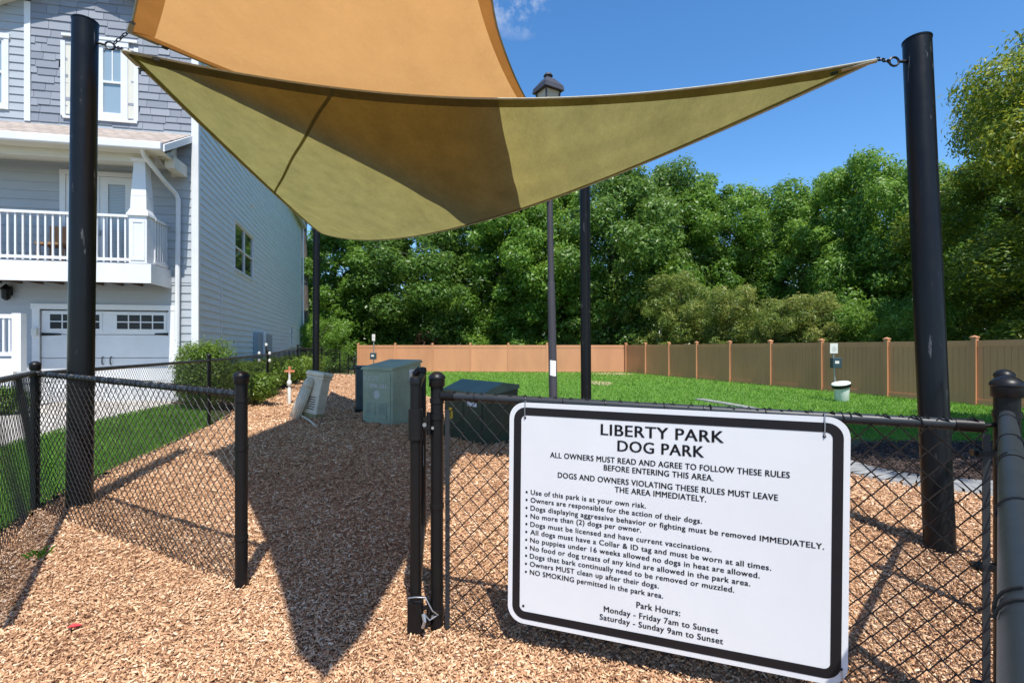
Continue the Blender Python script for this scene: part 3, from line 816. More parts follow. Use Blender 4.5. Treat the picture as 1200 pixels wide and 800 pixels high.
mb.box8([q - UP * 0.05 for q in p] + p); mb.build("porch_roof", M['shingle'], house)
mb = MB(); p = [hw(ra - 0.03, gb, gu_lo - 0.02), hw(ra - 0.03, gb, gu_hi), hw(0.10, 0.03, wall_h + 0.01), hw(0.10, 0.03, wall_h - 0.2)]
p2 = [hw(ra - 0.03, gb, gu_lo), hw(0.13, 0.03, wall_h - 0.18), hw(0.13, 0.03, wall_h - 0.02), hw(ra - 0.03, gb, gu_hi - 0.02)]
mb.box8(p2 + [q - E1 * 0.035 for q in p2]); mb.build("rake_board", M['white'], house)
mb = MB(); w = 0.11
mb.obox(hw(ra - 0.03, gb + 0.002, gu_lo), E1 * (A_END + 0.3 - ra), E2 * w, UP * (gu_hi - gu_lo)); mb.build("gutter", M['white'], house, bevel=0.02)
# bracket boxes under the porch roof
mb = MB(); p = [hw(0.42, 0.02, fh(209, 172, 0.02)), hw(0.42, 0.02, fh(205, 208, 0.02)), hw(ra + 0.1, 0.7, fh(200, 178, 0.7)), hw(ra + 0.1, 0.9, gu_lo)]
mb.box8(p + [q + E1 * 0.12 for q in p]); mb.build("bracket", M['soffit'], house)
# downspout
mb = MB()
def dpt(px, py, b): return hw(fa(px, b), b, fh(px, py, b))
ds = [dpt(167, 174, gb), dpt(169, 182, gb - 0.1), dpt(192, 212, 0.55), dpt(206, 227, 0.16), dpt(209, 234, 0.11), dpt(208, 330, 0.11), dpt(207.5, 420, 0.11), hw(fa(207, 0.11), 0.11, 0.1)]
mb.tube(ds, 0.052, 8); mb.build("downspout", M['white'], house)
# french doors on the balcony
mb = MB(); d0, d1, dh = door2[0], door2[1], door2[3]
mb.obox(hw(d0 - 0.1, -0.02, 2.95), E1 * 0.11, E2 * 0.06, UP * (dh - 2.85)); mb.obox(hw(d1 - 0.01, -0.02, 2.95), E1 * 0.11, E2 * 0.06, UP * (dh - 2.85)); mb.obox(hw(d0 - 0.1, -0.02, dh + 0.1), E1 * (d1 - d0 + 0.2), E2 * 0.07, UP * 0.1)
mb.build("door_casing", M['white'], house)
dm = (d0 + d1) / 2
for (a, b) in ((d0 + 0.012, dm - 0.005), (dm + 0.005, d1 - 0.012)):
    mb = MB(); fw = 0.16
    mb.obox(hw(a, -0.03, 3.0), E1 * fw, E2 * 0.045, UP * (dh + 0.09 - 3.0)); mb.obox(hw(b - fw, -0.03, 3.0), E1 * fw, E2 * 0.045, UP * (dh + 0.09 - 3.0))
    mb.obox(hw(a + fw, -0.03, dh - 0.07), E1 * (b - a - 2 * fw), E2 * 0.043, UP * 0.16); mb.obox(hw(a + fw, -0.03, 3.0), E1 * (b - a - 2 * fw), E2 * 0.043, UP * 0.25)
    dd = mb.build("french_door", M['white'], house)
    mb = MB(); mb.quad(hw(a + fw, -0.012, 3.25), hw(b - fw, -0.012, 3.25), hw(b - fw, -0.012, dh - 0.07), hw(a + fw, -0.012, dh - 0.07)); mb.build("blind_pane", M['blind'], dd)
mb = MB(); mb.cbox(hw(dm, 0.035, 4.05), (0.05, 0.05, 0.12)); mb.build("door_handle", M['steel'], house)
# wall lantern by the garage
lz = fh(8, 343, 0.12); la = fa(8, 0.12)
mb = MB(); mb.lathe(hw(la, 0.14, lz), [(0.02, -0.17), (0.07, -0.13), (0.075, -0.10), (0.085, 0.06), (0.12, 0.07), (0.06, 0.14), (0.02, 0.18), (0.0, 0.20)], 8); mb.obox(hw(la - 0.04, 0.01, lz - 0.05), E1 * 0.08, E2 * 0.06, UP * 0.2)
wl = mb.build("wall_lantern", M['plastic_black'], house)
# utility box, conduit and pipes on the side wall
mb = MB(); s0, s1 = sa(296), sa(313.5); mb.obox(swp(s0, 0.018, sh(305, 440)), E3 * (s1 - s0), E4 * 0.16, UP * (sh(305, 391.5) - sh(305, 440))); mb.build("electric_panel", paint("blue_grey_enamel", (0.25, 0.33, 0.40), 0.5, 0.08), house, bevel=0.01)
mb = MB(); q = sa(301.5); mb.tube([swp(q, 0.23, 0.1), swp(q, 0.23, sh(301.5, 389))], 0.06, 8); mb.build("conduit", M['white'], house)
mb = MB(); q = sa(257.5); mb.tube([swp(q, 0.03, 0.3), swp(q, 0.03, sh(257.5, 316))], 0.014, 6); mb.build("conduit", M['white'], house)
mb = MB(); q = S_END + 0.02; mb.tube([swp(q, 0.06, 0.2), swp(q, 0.06, 2.6), swp(q - 0.1, 0.14, 2.9), swp(q - 0.1, 0.14, top_side)], 0.05, 8); mb.build("downspout", M['white'], house)
mb = MB(); q = sa(294); mb.lathe(swp(q, 0.05, sh(294, 240.5)), [(0.05, -0.05), (0.07, 0), (0.05, 0.05)], 8); mb.build("vent_cap", M['white_old'], house)
# chairs on the balcony seen through the balusters
ch = thing("patio_chair", 'warm brown wooden patio chair on the balcony behind the white balusters', 'chair', hw(fa(64, 0.5), 0.45, f_hi))
ca = fa(64, 0.5)
mb = MB(); mb.obox(hw(ca - 0.25, 0.2, f_hi + 0.40), E1 * 0.5, E2 * 0.5, UP * 0.05); mb.build("seat", M['bench_wood'], ch)
mb = MB(); mb.obox(hw(ca - 0.25, 0.2, f_hi + 0.47), E1 * 0.5, E2 * 0.04, UP * 0.42); mb.build("backrest", M['bench_wood'], ch)
for (da, db) in ((-0.24, 0.22), (0.19, 0.22), (-0.24, 0.62), (0.19, 0.62)):
    mb = MB(); mb.obox(hw(ca + da, db, f_hi), E1 * 0.05, E2 * 0.05, UP * 0.40); mb.build("leg", M['bench_wood'], ch)
# white stoop railing to the left of the garage
st_b = 1.2
st = thing("stoop_railing", 'white boxed stoop railing panel at the left of the garage door', 'railing', hw(fa(20, st_b), st_b, 0.1))
zt, zb, zm = fh(15, 367, st_b), fh(15, 434, st_b), fh(15, 417, st_b)
al, ar = A_END, fa(27, st_b)
mb = MB(); mb.obox(hw(ar, st_b - 0.1, zb - 0.02), E1 * 0.16, E2 * 0.16, UP * (zt - zb + 0.02)); mb.build("post", M['white'], st)
mb = MB(); mb.obox(hw(ar + 0.162, st_b - 0.05, zt - 0.10), E1 * 1.0, E2 * 0.07, UP * 0.08); mb.obox(hw(ar + 0.162, st_b - 0.05, zm), E1 * 1.0, E2 * 0.07, UP * 0.08); mb.build("rail", M['white'], st)
for k in range(8):
    mb = MB(); mb.obox(hw(ar + 0.22 + k * 0.105, st_b - 0.035, zm + 0.08), E1 * 0.035, E2 * 0.035, UP * (zt - zm - 0.18)); mb.build("baluster", M['white'], st)
mb = MB(); mb.obox(hw(ar + 0.162, st_b - 0.08, 0.0), E1 * 1.3, E2 * 0.1, UP * (zm - 0.05)); mb.build("base_panel", M['white'], st)

# ------------------------------------------------------------------ tan privacy fence
def privacy_fence(name, label, pts, h=1.77):
    """pts: post feet; panels between them"""
    t = thing(name, label, 'fence', (pts[0][0], pts[0][1], gz(*pts[0])))
    for i, (x, y) in enumerate(pts):
        z = gz(x, y); d = Vector(pts[min(i + 1, len(pts) - 1)]) - Vector(pts[max(i - 1, 0)]); rz = math.atan2(d.y, d.x)
        mb = MB(); mb.cbox((x, y, z + (h + 0.06) / 2), (0.127, 0.127, h + 0.06), rz); po = mb.build("post", M['vinyl'], t)
        mb = MB(); R = Matrix.Rotation(rz, 3, 'Z'); b = Vector((x, y, z + h + 0.06))
        c8 = [b + R @ Vector((sx * 0.08, sy * 0.08, dz)) for dz in (0.002, 0.03) for sx, sy in ((-1, -1), (1, -1), (1, 1), (-1, 1))]
        mb.box8(c8); mb.add([q for q in c8[4:]] + [b + Vector((0, 0, 0.075))], [(0, 1, 4), (1, 2, 4), (2, 3, 4), (3, 0, 4)])
        mb.build("cap", M['vinyl'], po)
    for i in range(len(pts) - 1):
        a, b = Vector((*pts[i], gz(*pts[i]))), Vector((*pts[i + 1], gz(*pts[i + 1])))
        d = (b - a); L = d.to_2d().length; u = d / L; nrm = Vector((-u.y, u.x, 0)).normalized()
        mb = MB(); s0, s1 = 0.064, L - 0.064
        n = 15; w = (s1 - s0) / n
        for k in range(n):
            q = a + u * (s0 + k * w + 0.005) - nrm * 0.011 + UP * 0.16
            mb.obox(q, u * (w - 0.010), nrm * 0.022, UP * (h - 0.34))
        mb.obox(a + u * s0 - nrm * 0.004 + UP * 0.16, u * (s1 - s0), nrm * 0.008, UP * (h - 0.34))
        mb.obox(a + u * s0 - nrm * 0.024 + UP * (h - 0.18), u * (s1 - s0), nrm * 0.048, UP * 0.17)
        mb.obox(a + u * s0 - nrm * 0.024 + UP * 0.02, u * (s1 - s0), nrm * 0.048, UP * 0.14)
        mb.build("panel", M['vinyl'], t)
    return t
KF = 9790.0
corner = (133 / F * (KF / 303), KF / 303)
back = [((420 - 600) / F * 33.6, 33.6)]
n = 7
bx = [back[0]] + [(back[0][0] + (corner[0] - back[0][0]) * k / n, back[0][1] + (corner[1] - back[0][1]) * k / n) for k in range(1, n)] + [corner]
privacy_fence("privacy_fence", 'sunlit tan vinyl privacy fence running straight across the far end of the lawn', bx)
side = []
inv0 = 1 / 303.0
for k in range(1, 13):
    inv = inv0 - 0.000237 * k
    px = 430 + 1 / inv
    Z = KF * inv
    if Z < 8: break
    side.append(((px - 600) / F * Z, Z))
privacy_fence("privacy_fence", 'shaded tan vinyl privacy fence along the right side of the lawn, coming closer', [(corner[0] + 0.14 * 0, corner[1] - 0.14)] + side)

# ------------------------------------------------------------------ chain link
def link_mesh(mb, a, b, h0, h1, pitch=0.084, r=0.0024, loose=0.0, seed=0):
    """diamond mesh from plan point a to b; zig-zag wires hooked into each other"""
    a, b = Vector(a), Vector(b); d = b - a; L = d.to_2d().length; u = d / L; nrm = Vector((-u.y, u.x, 0)).normalized()
    rr = random.Random(seed)
    nw = int(L / (pitch / 2)); half = L / nw; nr = int((h1 - h0) / (pitch / 2)); vs = (h1 - h0) / nr
    base0 = None
    for k in range(nw):
        pts = []
        for j in range(nr + 1):
            right = (j + k) % 2
            s_ = (k + right) * half; z = h0 + j * vs
            off = r * (1.3 if right else -1.3)
            wob = loose * math.sin(s_ * 5.1 + z * 4.0 + seed) * math.sin(z * 3.0 + s_ * 2.2)
            pts.append((a + u * s_ + nrm * (off + wob) + UP * z, j))
        n0 = len(mb.v)
        for p, j in pts:
            mb.v.extend([tuple(p + u * r * 1.3), tuple(p + nrm * r * 1.3), tuple(p - u * r * 1.3), tuple(p - nrm * r * 1.3)])
        for j in range(nr):
            for q in range(4):
                mb.f.append((n0 + j * 4 + q, n0 + j * 4 + (q + 1) % 4, n0 + j * 4 + 4 + (q + 1) % 4, n0 + j * 4 + 4 + q))
def round_post(parent, x, y, h, r, z0=None, cap=True, name="post", ring=()):
    z = gz(x, y) if z0 is None else z0
    mb = MB(); mb.lathe((x, y, z - 0.02), [(r, 0), (r, h + 0.02)], 20)
    po = mb.build(name, M['black_fence'], parent, smooth=True)
    if cap:
        mb = MB(); R = r + 0.006
        mb.lathe((x, y, z + h), [(R, -0.045), (R + 0.002, -0.042), (R + 0.002, -0.008), (R + 0.006, -0.004), (R + 0.004, 0.006), (R * 0.88, 0.016), (R * 0.62, 0.024), (R * 0.3, 0.029), (0, 0.030)], 20)
        mb.build("cap", M['plastic_black'], po, smooth=True)
    for rz in ring:
        mb = MB(); mb.lathe((x, y, z + rz), [(r, -0.012), (r + 0.004, -0.011), (r + 0.004, 0.011), (r, 0.012)], 20); mb.build("tension_band", M['plastic_black'], po, smooth=True)
    return po
def rail(parent, pts, r=0.021, name="rail", m='black_rail'):
    mb = MB(); mb.tube(pts, r, 14); return mb.build(name, M[m], parent, smooth=True)
def ties(parent, a, b, n, r=0.024, seed=0, wr=0.0022, turns=1.6):
    mb = MB(); a, b = Vector(a), Vector(b); d = (b - a).normalized(); x = UP.cross(d).normalized(); y = d.cross(x); rr = random.Random(seed)
    for k in range(n):
        c = a.lerp(b, (k + 0.5 + rr.uniform(-0.2, 0.2)) / n); ph = rr.uniform(0, 6.28)
        pts = [c + d * (0.018 * (t / 23 - 0.5)) * 2 + x * math.cos(ph + t / 23 * turns * 6.28) * r + y * math.sin(ph + t / 23 * turns * 6.28) * r for t in range(24)]
        mb = MB(); mb.tube(pts, wr, 6, caps=False); mb.build("tie_wire", M['wire'], parent, smooth=True)

# left return panel
PA = Vector((-4.12, 4.35, 0)); PB = Vector((-1.575, 2.93, 0))
f1 = thing("chain_link_fence", 'short black chain link fence panel left of the gate opening', 'fence', PB, 'black chain link fence runs')
round_post(f1, PB.x, PB.y, 1.24, 0.034, ring=(1.1, 0.82, 0.30, 0.05))
ra_, rb_ = PA + UP * 1.185, PB + UP * 1.135
rail(f1, [PA + UP * 1.185, PA.lerp(PB, 0.3) + UP * 1.172, PA.lerp(PB, 0.7) + UP * 1.146, PB + UP * 1.132])
mb = MB(); link_mesh(mb, PA, PB, 0.03, 1.165, 0.072, 0.0021, 0.012, 1); mb.build("chain_link_mesh", M['wire'], f1)
ties(f1, ra_, rb_, 46, 0.0235, 3, 0.0022, 1.9)
d_ = (PB - PA).normalized(); mb = MB(); mb.obox(PB - d_ * 0.062 + UP * 0.04, d_ * 0.006, Vector((-d_.y, d_.x, 0)) * 0.02, UP * 1.1); mb.build("tension_bar", M['black_fence'], f1)
# run toward the camera on the left
PC = Vector((-2.35, 1.90, 0))
f2 = thing("chain_link_fence", 'black chain link fence run at the left edge, coming toward the camera', 'fence', PA, 'black chain link fence runs')
round_post(f2, PA.x, PA.y, 1.26, 0.032, ring=(1.15, 0.8, 0.4))
rail(f2, [PA + UP * 1.19, PC + UP * 1.19])
mb = MB(); link_mesh(mb, PC, PA, 0.03, 1.19, 0.085, 0.0020, 0.01, 2); mb.build("chain_link_mesh", M['wire'], f2)
# long run along the lawn and the hedge
f3 = thing("chain_link_fence", 'long black chain link fence run along the side lawn and hedge', 'fence', PA + Vector((0, 0.1, 0)), 'black chain link fence runs')
run = [PA, Vector((-5.585, 9.28, 0)), Vector((-6.72, 13.85, 0)), Vector((-8.0, 18.8, 0)), Vector((-9.25, 24.5, 0)), Vector((-9.1, 26.6, 0)), Vector((-8.9, 27.4, 0)), Vector((-8.75, 28.0, 0))]
hts = [1.24, 1.26, 1.28, 1.33, 1.33, 1.30, 1.15, 0.85]
for i in range(1, len(run)):
    p = run[i]; round_post(f3, p.x, p.y, hts[i] + (0.04 if i < 5 else 0), 0.030 if i > 1 else 0.032, cap=i < 5)
tops = [p + UP * (gz(p.x, p.y) + h_ - 0.06) for p, h_ in zip(run, hts)]
rail(f3, tops)
mb = MB()
for i in range(len(run) - 1):
    a, b = run[i].copy(), run[i + 1].copy()
    a.z, b.z = gz(a.x, a.y) , gz(b.x, b.y)
    link_mesh(mb, a, b, 0.05, min(hts[i], hts[i + 1]) - 0.06, 0.066, 0.0016, 0.006, 5 + i)
mb.build("chain_link_mesh", M['wire'], f3)
b3 = run[2]; zt = gz(b3.x, b3.y)
for (dx, dz) in ((-0.02, 1.48), (-0.28, 1.25), (0.1, 1.25), (-0.28, 1.05), (0.1, 1.05)):
    mb = MB(); c = Vector((b3.x + dx * 0.75, b3.y - 0.05, zt + dz)); mb.lathe(c, [(0, -0.05), (0.028, -0.036), (0.04, 0), (0.028, 0.036), (0, 0.05)], 10)
    mb.build("white_knob", M['white_old'], f3, smooth=True)
mb = MB(); mb.tube([Vector((b3.x - 0.02, b3.y - 0.05, zt + 1.2)), Vector((b3.x - 0.02, b3.y - 0.05, zt + 1.46))], 0.02, 6); mb.build("knob_stem", M['black_fence'], f3)

# panel that carries the sign
SL = 0.355
def fence4(u, z0=2.37): Z = z0 / (1 + SL * u); return Vector((u * Z, Z, 0))
QA = fence4((512 - 600) / F); QB = fence4((1180 - 600) / F)
f4 = thing("chain_link_fence", 'black chain link fence panel that carries the white rules sign', 'fence', QA, 'black chain link fence runs')
round_post(f4, QA.x, QA.y, 1.255, 0.0315, ring=(1.14, 1.06, 0.62, 0.10))
ra_, rb_ = QA + UP * 1.165, QB + UP * 1.125
dq = (QB - QA).normalized(); nq = Vector((dq.y, -dq.x, 0))
rail(f4, [QA + dq * 0.05 + UP * 1.165, QB - dq * 0.075 + UP * 1.127], 0.0205)
mb = MB(); mb.tube([QB - dq * 0.15 + UP * 1.128, QB - dq * 0.07 + UP * 1.126], 0.024, 14); mb.tube([QA + dq * 0.03 + UP * 1.165, QA + dq * 0.10 + UP * 1.165], 0.024, 14); mb.tube([QB - dq * 0.08 + UP * 1.126, QB - dq * 0.0 + UP * 1.135], 0.008, 8); mb.build("rail_end", M['plastic_black'], f4, smooth=True)
mb = MB(); ms, me_ = QA + dq * 0.06 + nq * 0.012, QB - dq * 0.06 + nq * 0.012
link_mesh(mb, ms, me_, 0.02, 1.158, 0.086, 0.0027, 0.004, 9)
# twisted barbs standing above the rail
L4 = (me_ - ms).length; nb = int(L4 / 0.072)
for k in range(nb):
    c = ms + dq * (0.04 + k * L4 / nb) + UP * (1.158 - 0.040 * (k / nb))
    lean = 0.030
    mb.tube([c - dq * lean - UP * 0.01, c + UP * 0.034, c + dq * lean - UP * 0.012], 0.0026, 5)
mb.build("chain_link_mesh", M['wire'], f4)
ties(f4, QA + dq * 0.1 + UP * 1.163, QA + dq * 2.05 + UP * 1.128, 9, 0.0245, 11, 0.0019, 1.4)
for (q, e) in ((QA + dq * 0.055, 0), (QB - dq * 0.075, 1)):
    mb = MB(); mb.obox(q + nq * 0.012 + UP * 0.03, dq * 0.022, nq * 0.006, UP * 1.07); mb.build("tension_bar", M['black_rail'], f4)
for z in (1.02, 0.62, 0.2):
    mb = MB(); mb.obox(QB - dq * 0.10 - nq * 0.012 + UP * z, dq * 0.085, nq * 0.03, UP * 0.022); mb.tube([QB - dq * 0.085 - nq * 0.02 + UP * (z + 0.011), QB - dq * 0.085 + nq * 0.035 + UP * (z + 0.011)], 0.008, 8); mb.build("brace_band", M['plastic_black'], f4)
# fence line on the right, running straight past the camera
f5 = thing("chain_link_fence", 'black chain link fence run at the right edge, thick top rail in front', 'fence', QB, 'black chain link fence runs')
d5 = Vector((1.0, 1.035, 0)).normalized()
round_post(f5, QB.x, QB.y, 1.275, 0.036, ring=(1.17,))
q2 = QB + d5 * 1.10; q3 = QB + d5 * 2.05; q0 = QB - d5 * 2.95
round_post(f5, q2.x, q2.y, 1.265, 0.0315); round_post(f5, q3.x, q3.y, 1.20, 0.0315)
round_post(f5, q0.x, q0.y, 1.0, 0.03)
rs_ = QB - d5 * 0.037 + UP * 1.165
rail(f5, [q0 + UP * 1.155, rs_], 0.0225); rail(f5, [QB + d5 * 0.05 + UP * 1.165, q3 + UP * 1.165], 0.021)
mb = MB(); link_mesh(mb, q0, QB, 0.03, 1.15, 0.086, 0.0024, 0.005, 12); link_mesh(mb, QB + d5 * 0.05, q3, 0.03, 1.16, 0.08, 0.0023, 0.006, 13); mb.build("chain_link_mesh", M['wire'], f5)
ties(f5, q0 + UP * 1.155, rs_, 7, 0.0245, 15, 0.0016, 1.2)

# gate leaf, swung open into the park and seen edge-on
GA = Vector(((487 - 600) / F * 2.46, 2.46, 0)); GB = Vector(((495 - 600) / F * 3.69, 3.69, 0))
gt = thing("chain_link_gate", 'black chain link gate leaf standing open, seen edge-on beside its hinge post', 'gate', GA)
for (p, nm) in ((GA, 0), (GB, 1)):
    mb = MB(); mb.tube([p + UP * 0.05, p + UP * 1.245], 0.027, 16); mb.build("stile", M['black_fence'], gt, smooth=True)
    mb = MB(); mb.lathe(p + UP * 1.245, [(0.030, -0.02), (0.031, 0.0), (0.026, 0.014), (0, 0.02)], 16); mb.build("cap", M['plastic_black'], gt, smooth=True)
rail(gt, [GA + UP * 1.20, GB + UP * 1.20], 0.021, m='black_fence'); rail(gt, [GA + UP * 0.10, GB + UP * 0.10], 0.021, m='black_fence')
mb = MB(); gd_ = (GB - GA).normalized(); gn = Vector((-gd_.y, gd_.x, 0))
link_mesh(mb, GA + gn * 0.024, GB + gn * 0.024, 0.08, 1.24, 0.084, 0.0024, 0.006, 21)
for k in range(15):
    c = GA + gd_ * (0.04 + k * 0.08) + gn * 0.026 + UP * 1.24; mb.tube([c - gd_ * 0.02, c + UP * 0.03, c + gd_ * 0.02], 0.0028, 5)
mb.build("chain_link_mesh", M['wire'], gt)
ties(gt, GA + UP * 0.2, GA + UP * 1.15, 10, 0.031, 22, 0.0022, 1.3)
for z in (1.03, 0.105):
    mb = MB(); c = GA + UP * z
    mb.lathe(c, [(0.029, -0.075), (0.036, -0.073), (0.036, 0.073), (0.029, 0.075)], 16)
    hx = QA - GA; hx.z = 0; hd = hx.normalized()
    mb.obox(c - UP * 0.028 - gd_ * 0.008, hd * (hx.length - 0.02), gd_ * 0.016, UP * 0.016); mb.obox(c + UP * 0.012 - gd_ * 0.008, hd * (hx.length - 0.02), gd_ * 0.016, UP * 0.016)
    mb.tube([c + hd * 0.065 - UP * 0.055, c + hd * 0.065 + UP * 0.055], 0.011, 10)
    hg = mb.build("hinge", M['plastic_black'], gt, smooth=True)
    mb = MB(); mb.tube([c + hd * 0.045 - gd_ * 0.03, c + hd * 0.045 - gd_ * 0.045], 0.010, 8); mb.tube([c + hd * 0.085 - gd_ * 0.02 - UP * 0.02, c + hd * 0.085 - gd_ * 0.035 - UP * 0.02], 0.007, 8); mb.build("bolt", M['steel'], hg, smooth=True)
mb = MB(); mb.obox(GA + Vector((-0.035, -0.035, 0.02)), (0.07, 0, 0), (0, 0.07, 0), (0, 0, 0.16)); mb.build("bottom_bracket", M['black_fence'], gt, bevel=0.008)
mb = MB(); rr = random.Random(4); c = GA + UP * 0.20 - gd_ * 0.04
mb.tube([c + Vector((-0.035, 0.0, 0.0)), c + Vector((0.0, -0.015, 0.012)), c + Vector((0.05, -0.012, 0.01)), c + Vector((0.085, -0.02, -0.05)), c + Vector((0.11, 0.0, -0.08)), c + Vector((0.07, -0.01, -0.10)), c + Vector((0.045, -0.01, -0.07))], 0.0035, 6)
mb.tube([c + Vector((0.04, -0.01, -0.07)), c + Vector((0.05, -0.025, -0.1)), c + Vector((0.04, -0.02, -0.13))], 0.009, 6); mb.build("loose_wire", M['steel'], gt, smooth=True)
mb = MB(); mb.cbox(GB + UP * 0.62, (0.03, 0.05, 0.16)); mb.build("latch", M['white_old'], gt, bevel=0.006)

# ------------------------------------------------------------------ rules sign
SX = 2.335
def sgn(px, py, o=0.0):
    u = (px - CX) / F; Z = SX / (1 + 0.35 * u)
    return Vector((u * Z, Z, EYE + (HZ - py) / F * Z))
s_u = Vector((1, -0.35, 0)).normalized(); s_n = Vector((s_u.y, -s_u.x, 0))          # along, and toward the viewer
TL, TR, BL, BR = sgn(597.5, 470.5), sgn(997, 490.5), sgn(595, 727), sgn(994, 806)
S0 = TL
W_ = (TR - TL).dot(s_u); Hh_ = ((TL.z - BL.z) + (TR.z - BR.z)) / 2
tilt = ((TR.z - TL.z) + (BR.z - BL.z)) / 2 / W_
s_u3 = (s_u + UP * tilt).normalized(); s_v3 = s_n.cross(s_u3); s_v3 = s_v3 if s_v3.z > 0 else -s_v3
def sp(x, y, o=0.0):
    """sign plane: x right, y down from the top left corner, o toward the viewer"""
    return S0 + s_u3 * x - s_v3 * y + s_n * o
def s_xy(px, py):
    q = sgn(px, py) - S0; return q.dot(s_u3), -q.dot(s_v3)
sign = thing("notice_sign", 'large white dog park rules sign with black border wired to the chain link fence', 'sign', sp(W_ / 2, Hh_, 0))
def rrect(x0, y0, x1, y1, r, n=8):
    pts = []
    for cx, cy, a0 in ((x1 - r, y0 + r, -90), (x1 - r, y1 - r, 0), (x0 + r, y1 - r, 90), (x0 + r, y0 + r, 180)):
        for k in range(n + 1):
            a = math.radians(a0 + 90 * k / n); pts.append((cx + r * math.cos(a), cy + r * math.sin(a)))
    return pts
o_ = rrect(0, 0, W_, Hh_, 0.075)
mb = MB(); n = len(o_)
mb.add([sp(x, y, 0.0015) for x, y in o_] + [sp(x, y, -0.0015) for x, y in o_], [tuple(range(n))[::-1], tuple(range(n, 2 * n))] + [(i, (i + 1) % n, n + (i + 1) % n, n + i) for i in range(n)])
plate = mb.build("plate", M['sign_white'], sign)
bm_ = bmesh.new(); bm_.from_mesh(plate.data); bmesh.ops.recalc_face_normals(bm_, faces=bm_.faces[:]); bm_.to_mesh(plate.data); bm_.free()
b0, b1 = 0.022, 0.058
oo, ii = rrect(b0, b0, W_ - b0, Hh_ - b0, 0.058), rrect(b1, b1, W_ - b1, Hh_ - b1, 0.024)
mb = MB(); mb.add([sp(x, y, 0.0028) for x, y in oo] + [sp(x, y, 0.0028) for x, y in ii], [(i, (i + 1) % n, n + (i + 1) % n, n + i) for i in range(n)])
mb.build("border", M['sign_black'], sign)
def write(mbx, txt, p0, p1, cap, place, bold=0.0):
    """lay out txt so that it runs from p0 to p1 (baseline ends) with the given cap height"""
    cu = bpy.data.curves.new("lettering", 'FONT'); cu.body = txt; cu.size = 1.0; cu.resolution_u = 3; cu.space_character = 1.06
    ob = bpy.data.objects.new("lettering", cu); col.objects.link(ob)
    dg = bpy.context.evaluated_depsgraph_get(); me = ob.evaluated_get(dg).to_mesh()
    co = [v.co.copy() for v in me.vertices]; fs = [tuple(p.vertices) for p in me.polygons]
    ob.evaluated_get(dg).to_mesh_clear(); bpy.data.objects.remove(ob); bpy.data.curves.remove(cu)
    x0 = min(c.x for c in co); x1 = max(c.x for c in co)
    (ax, ay), (bx_, by) = p0, p1
    k = cap / 0.70
    vs = []
    for c in co:
        t = (c.x - x0) / (x1 - x0)
        vs.append(place(ax + (bx_ - ax) * t, ay + (by - ay) * t - c.y * k))
    for dx in ((-bold, bold) if bold else (0,)):
        mbx.add([v + (place(dx, 0) - place(0, 0)) for v in vs], fs)
T = [("LIBERTY PARK", (704.4, 509), (848, 518.6), 0.0485, 0.0016),
     ("DOG PARK", (724, 528), (824.7, 535.6), 0.047, 0.0016),
     ("ALL OWNERS MUST READ AND AGREE TO FOLLOW THESE RULES", (645, 535.4), (925.3, 559.7), 0.0245, 0.0008),
     ("BEFORE ENTERING THIS AREA.", (707.8, 550.4), (836, 563), 0.0245, 0.0008),
     ("DOGS AND OWNERS VIOLATING THESE RULES MUST LEAVE", (654, 559), (911.4, 586), 0.0245, 0.0008),
     ("THE AREA IMMEDIATELY.", (720.6, 575.9), (827.4, 587.6), 0.0245, 0.0008)]
B = [("Use of this park is at your own risk.", (622.3, 578.8), (757, 595)),
     ("Owners are responsible for the action of their dogs.", (622, 587.9), (822.5, 613)),
     ("Dogs displaying aggressive behavior or fighting must be removed IMMEDIATELY.", (622, 597.2), (965.4, 643)),
     ("No more than (2) dogs per owner.", (622, 606.7), (751.4, 623)),
     ("Dogs must be licensed and have current vaccinations.", (621.8, 616.2), (833.7, 646)),
     ("All dogs must have a Collar & ID tag and must be worn at all times.", (621.8, 625.4), (903.5, 667.7)),
     ("No puppies under 16 weeks allowed no dogs in heat are allowed.", (621.6, 634.7), (890, 676.7)),
     ("No food or dog treats of any kind are allowed in the park area.", (621.4, 644), (879, 686)),
     ("Dogs that bark continually need to be removed or muzzled.", (621.2, 653.3), (860.3, 693.4)),
     ("Owners MUST clean up after their dogs.", (621.2, 662.7), (772, 688.6)),
     ("NO SMOKING permitted in the park area.", (621.2, 672.2), (777, 700.3))]
E_ = [("Park Hours:", (746, 711), (797, 721), 0.0265), ("Monday - Friday 7am to Sunset", (707.8, 715.6), (841.6, 741.5), 0.0245), ("Saturday - Sunday 9am to Sunset", (703, 724.6), (847.2, 753.9), 0.0245)]
pl = lambda x, y: sp(x, y, 0.0030)
def ends(p0, p1):
    a, b = s_xy(*p0), s_xy(*p1); return a, b
for t, p0, p1, c, bo in T:
    mb = MB(); write(mb, t, *ends(p0, p1), c, pl, bo); mb.build("heading_line", M['sign_text'], sign)
for t, p0, p1 in B:
    mb = MB(); a, b = ends(p0, p1); write(mb, t, a, b, 0.0225, pl, 0.0007)
    x, y = s_xy(617.2, p0[1] - 2.6); x = s_xy(617.2, 600)[0]
    mb.add([pl(x + 0.0052 * math.cos(k * math.pi / 6), a[1] - 0.009 + 0.0052 * math.sin(k * math.pi / 6)) for k in range(12)], [tuple(range(12))[::-1]])
    mb.build("rule_line", M['sign_text'], sign)
for t, p0, p1, c in E_:
    mb = MB(); write(mb, t, *ends(p0, p1), c, pl, 0.0008); mb.build("hours_line", M['sign_text'], sign)
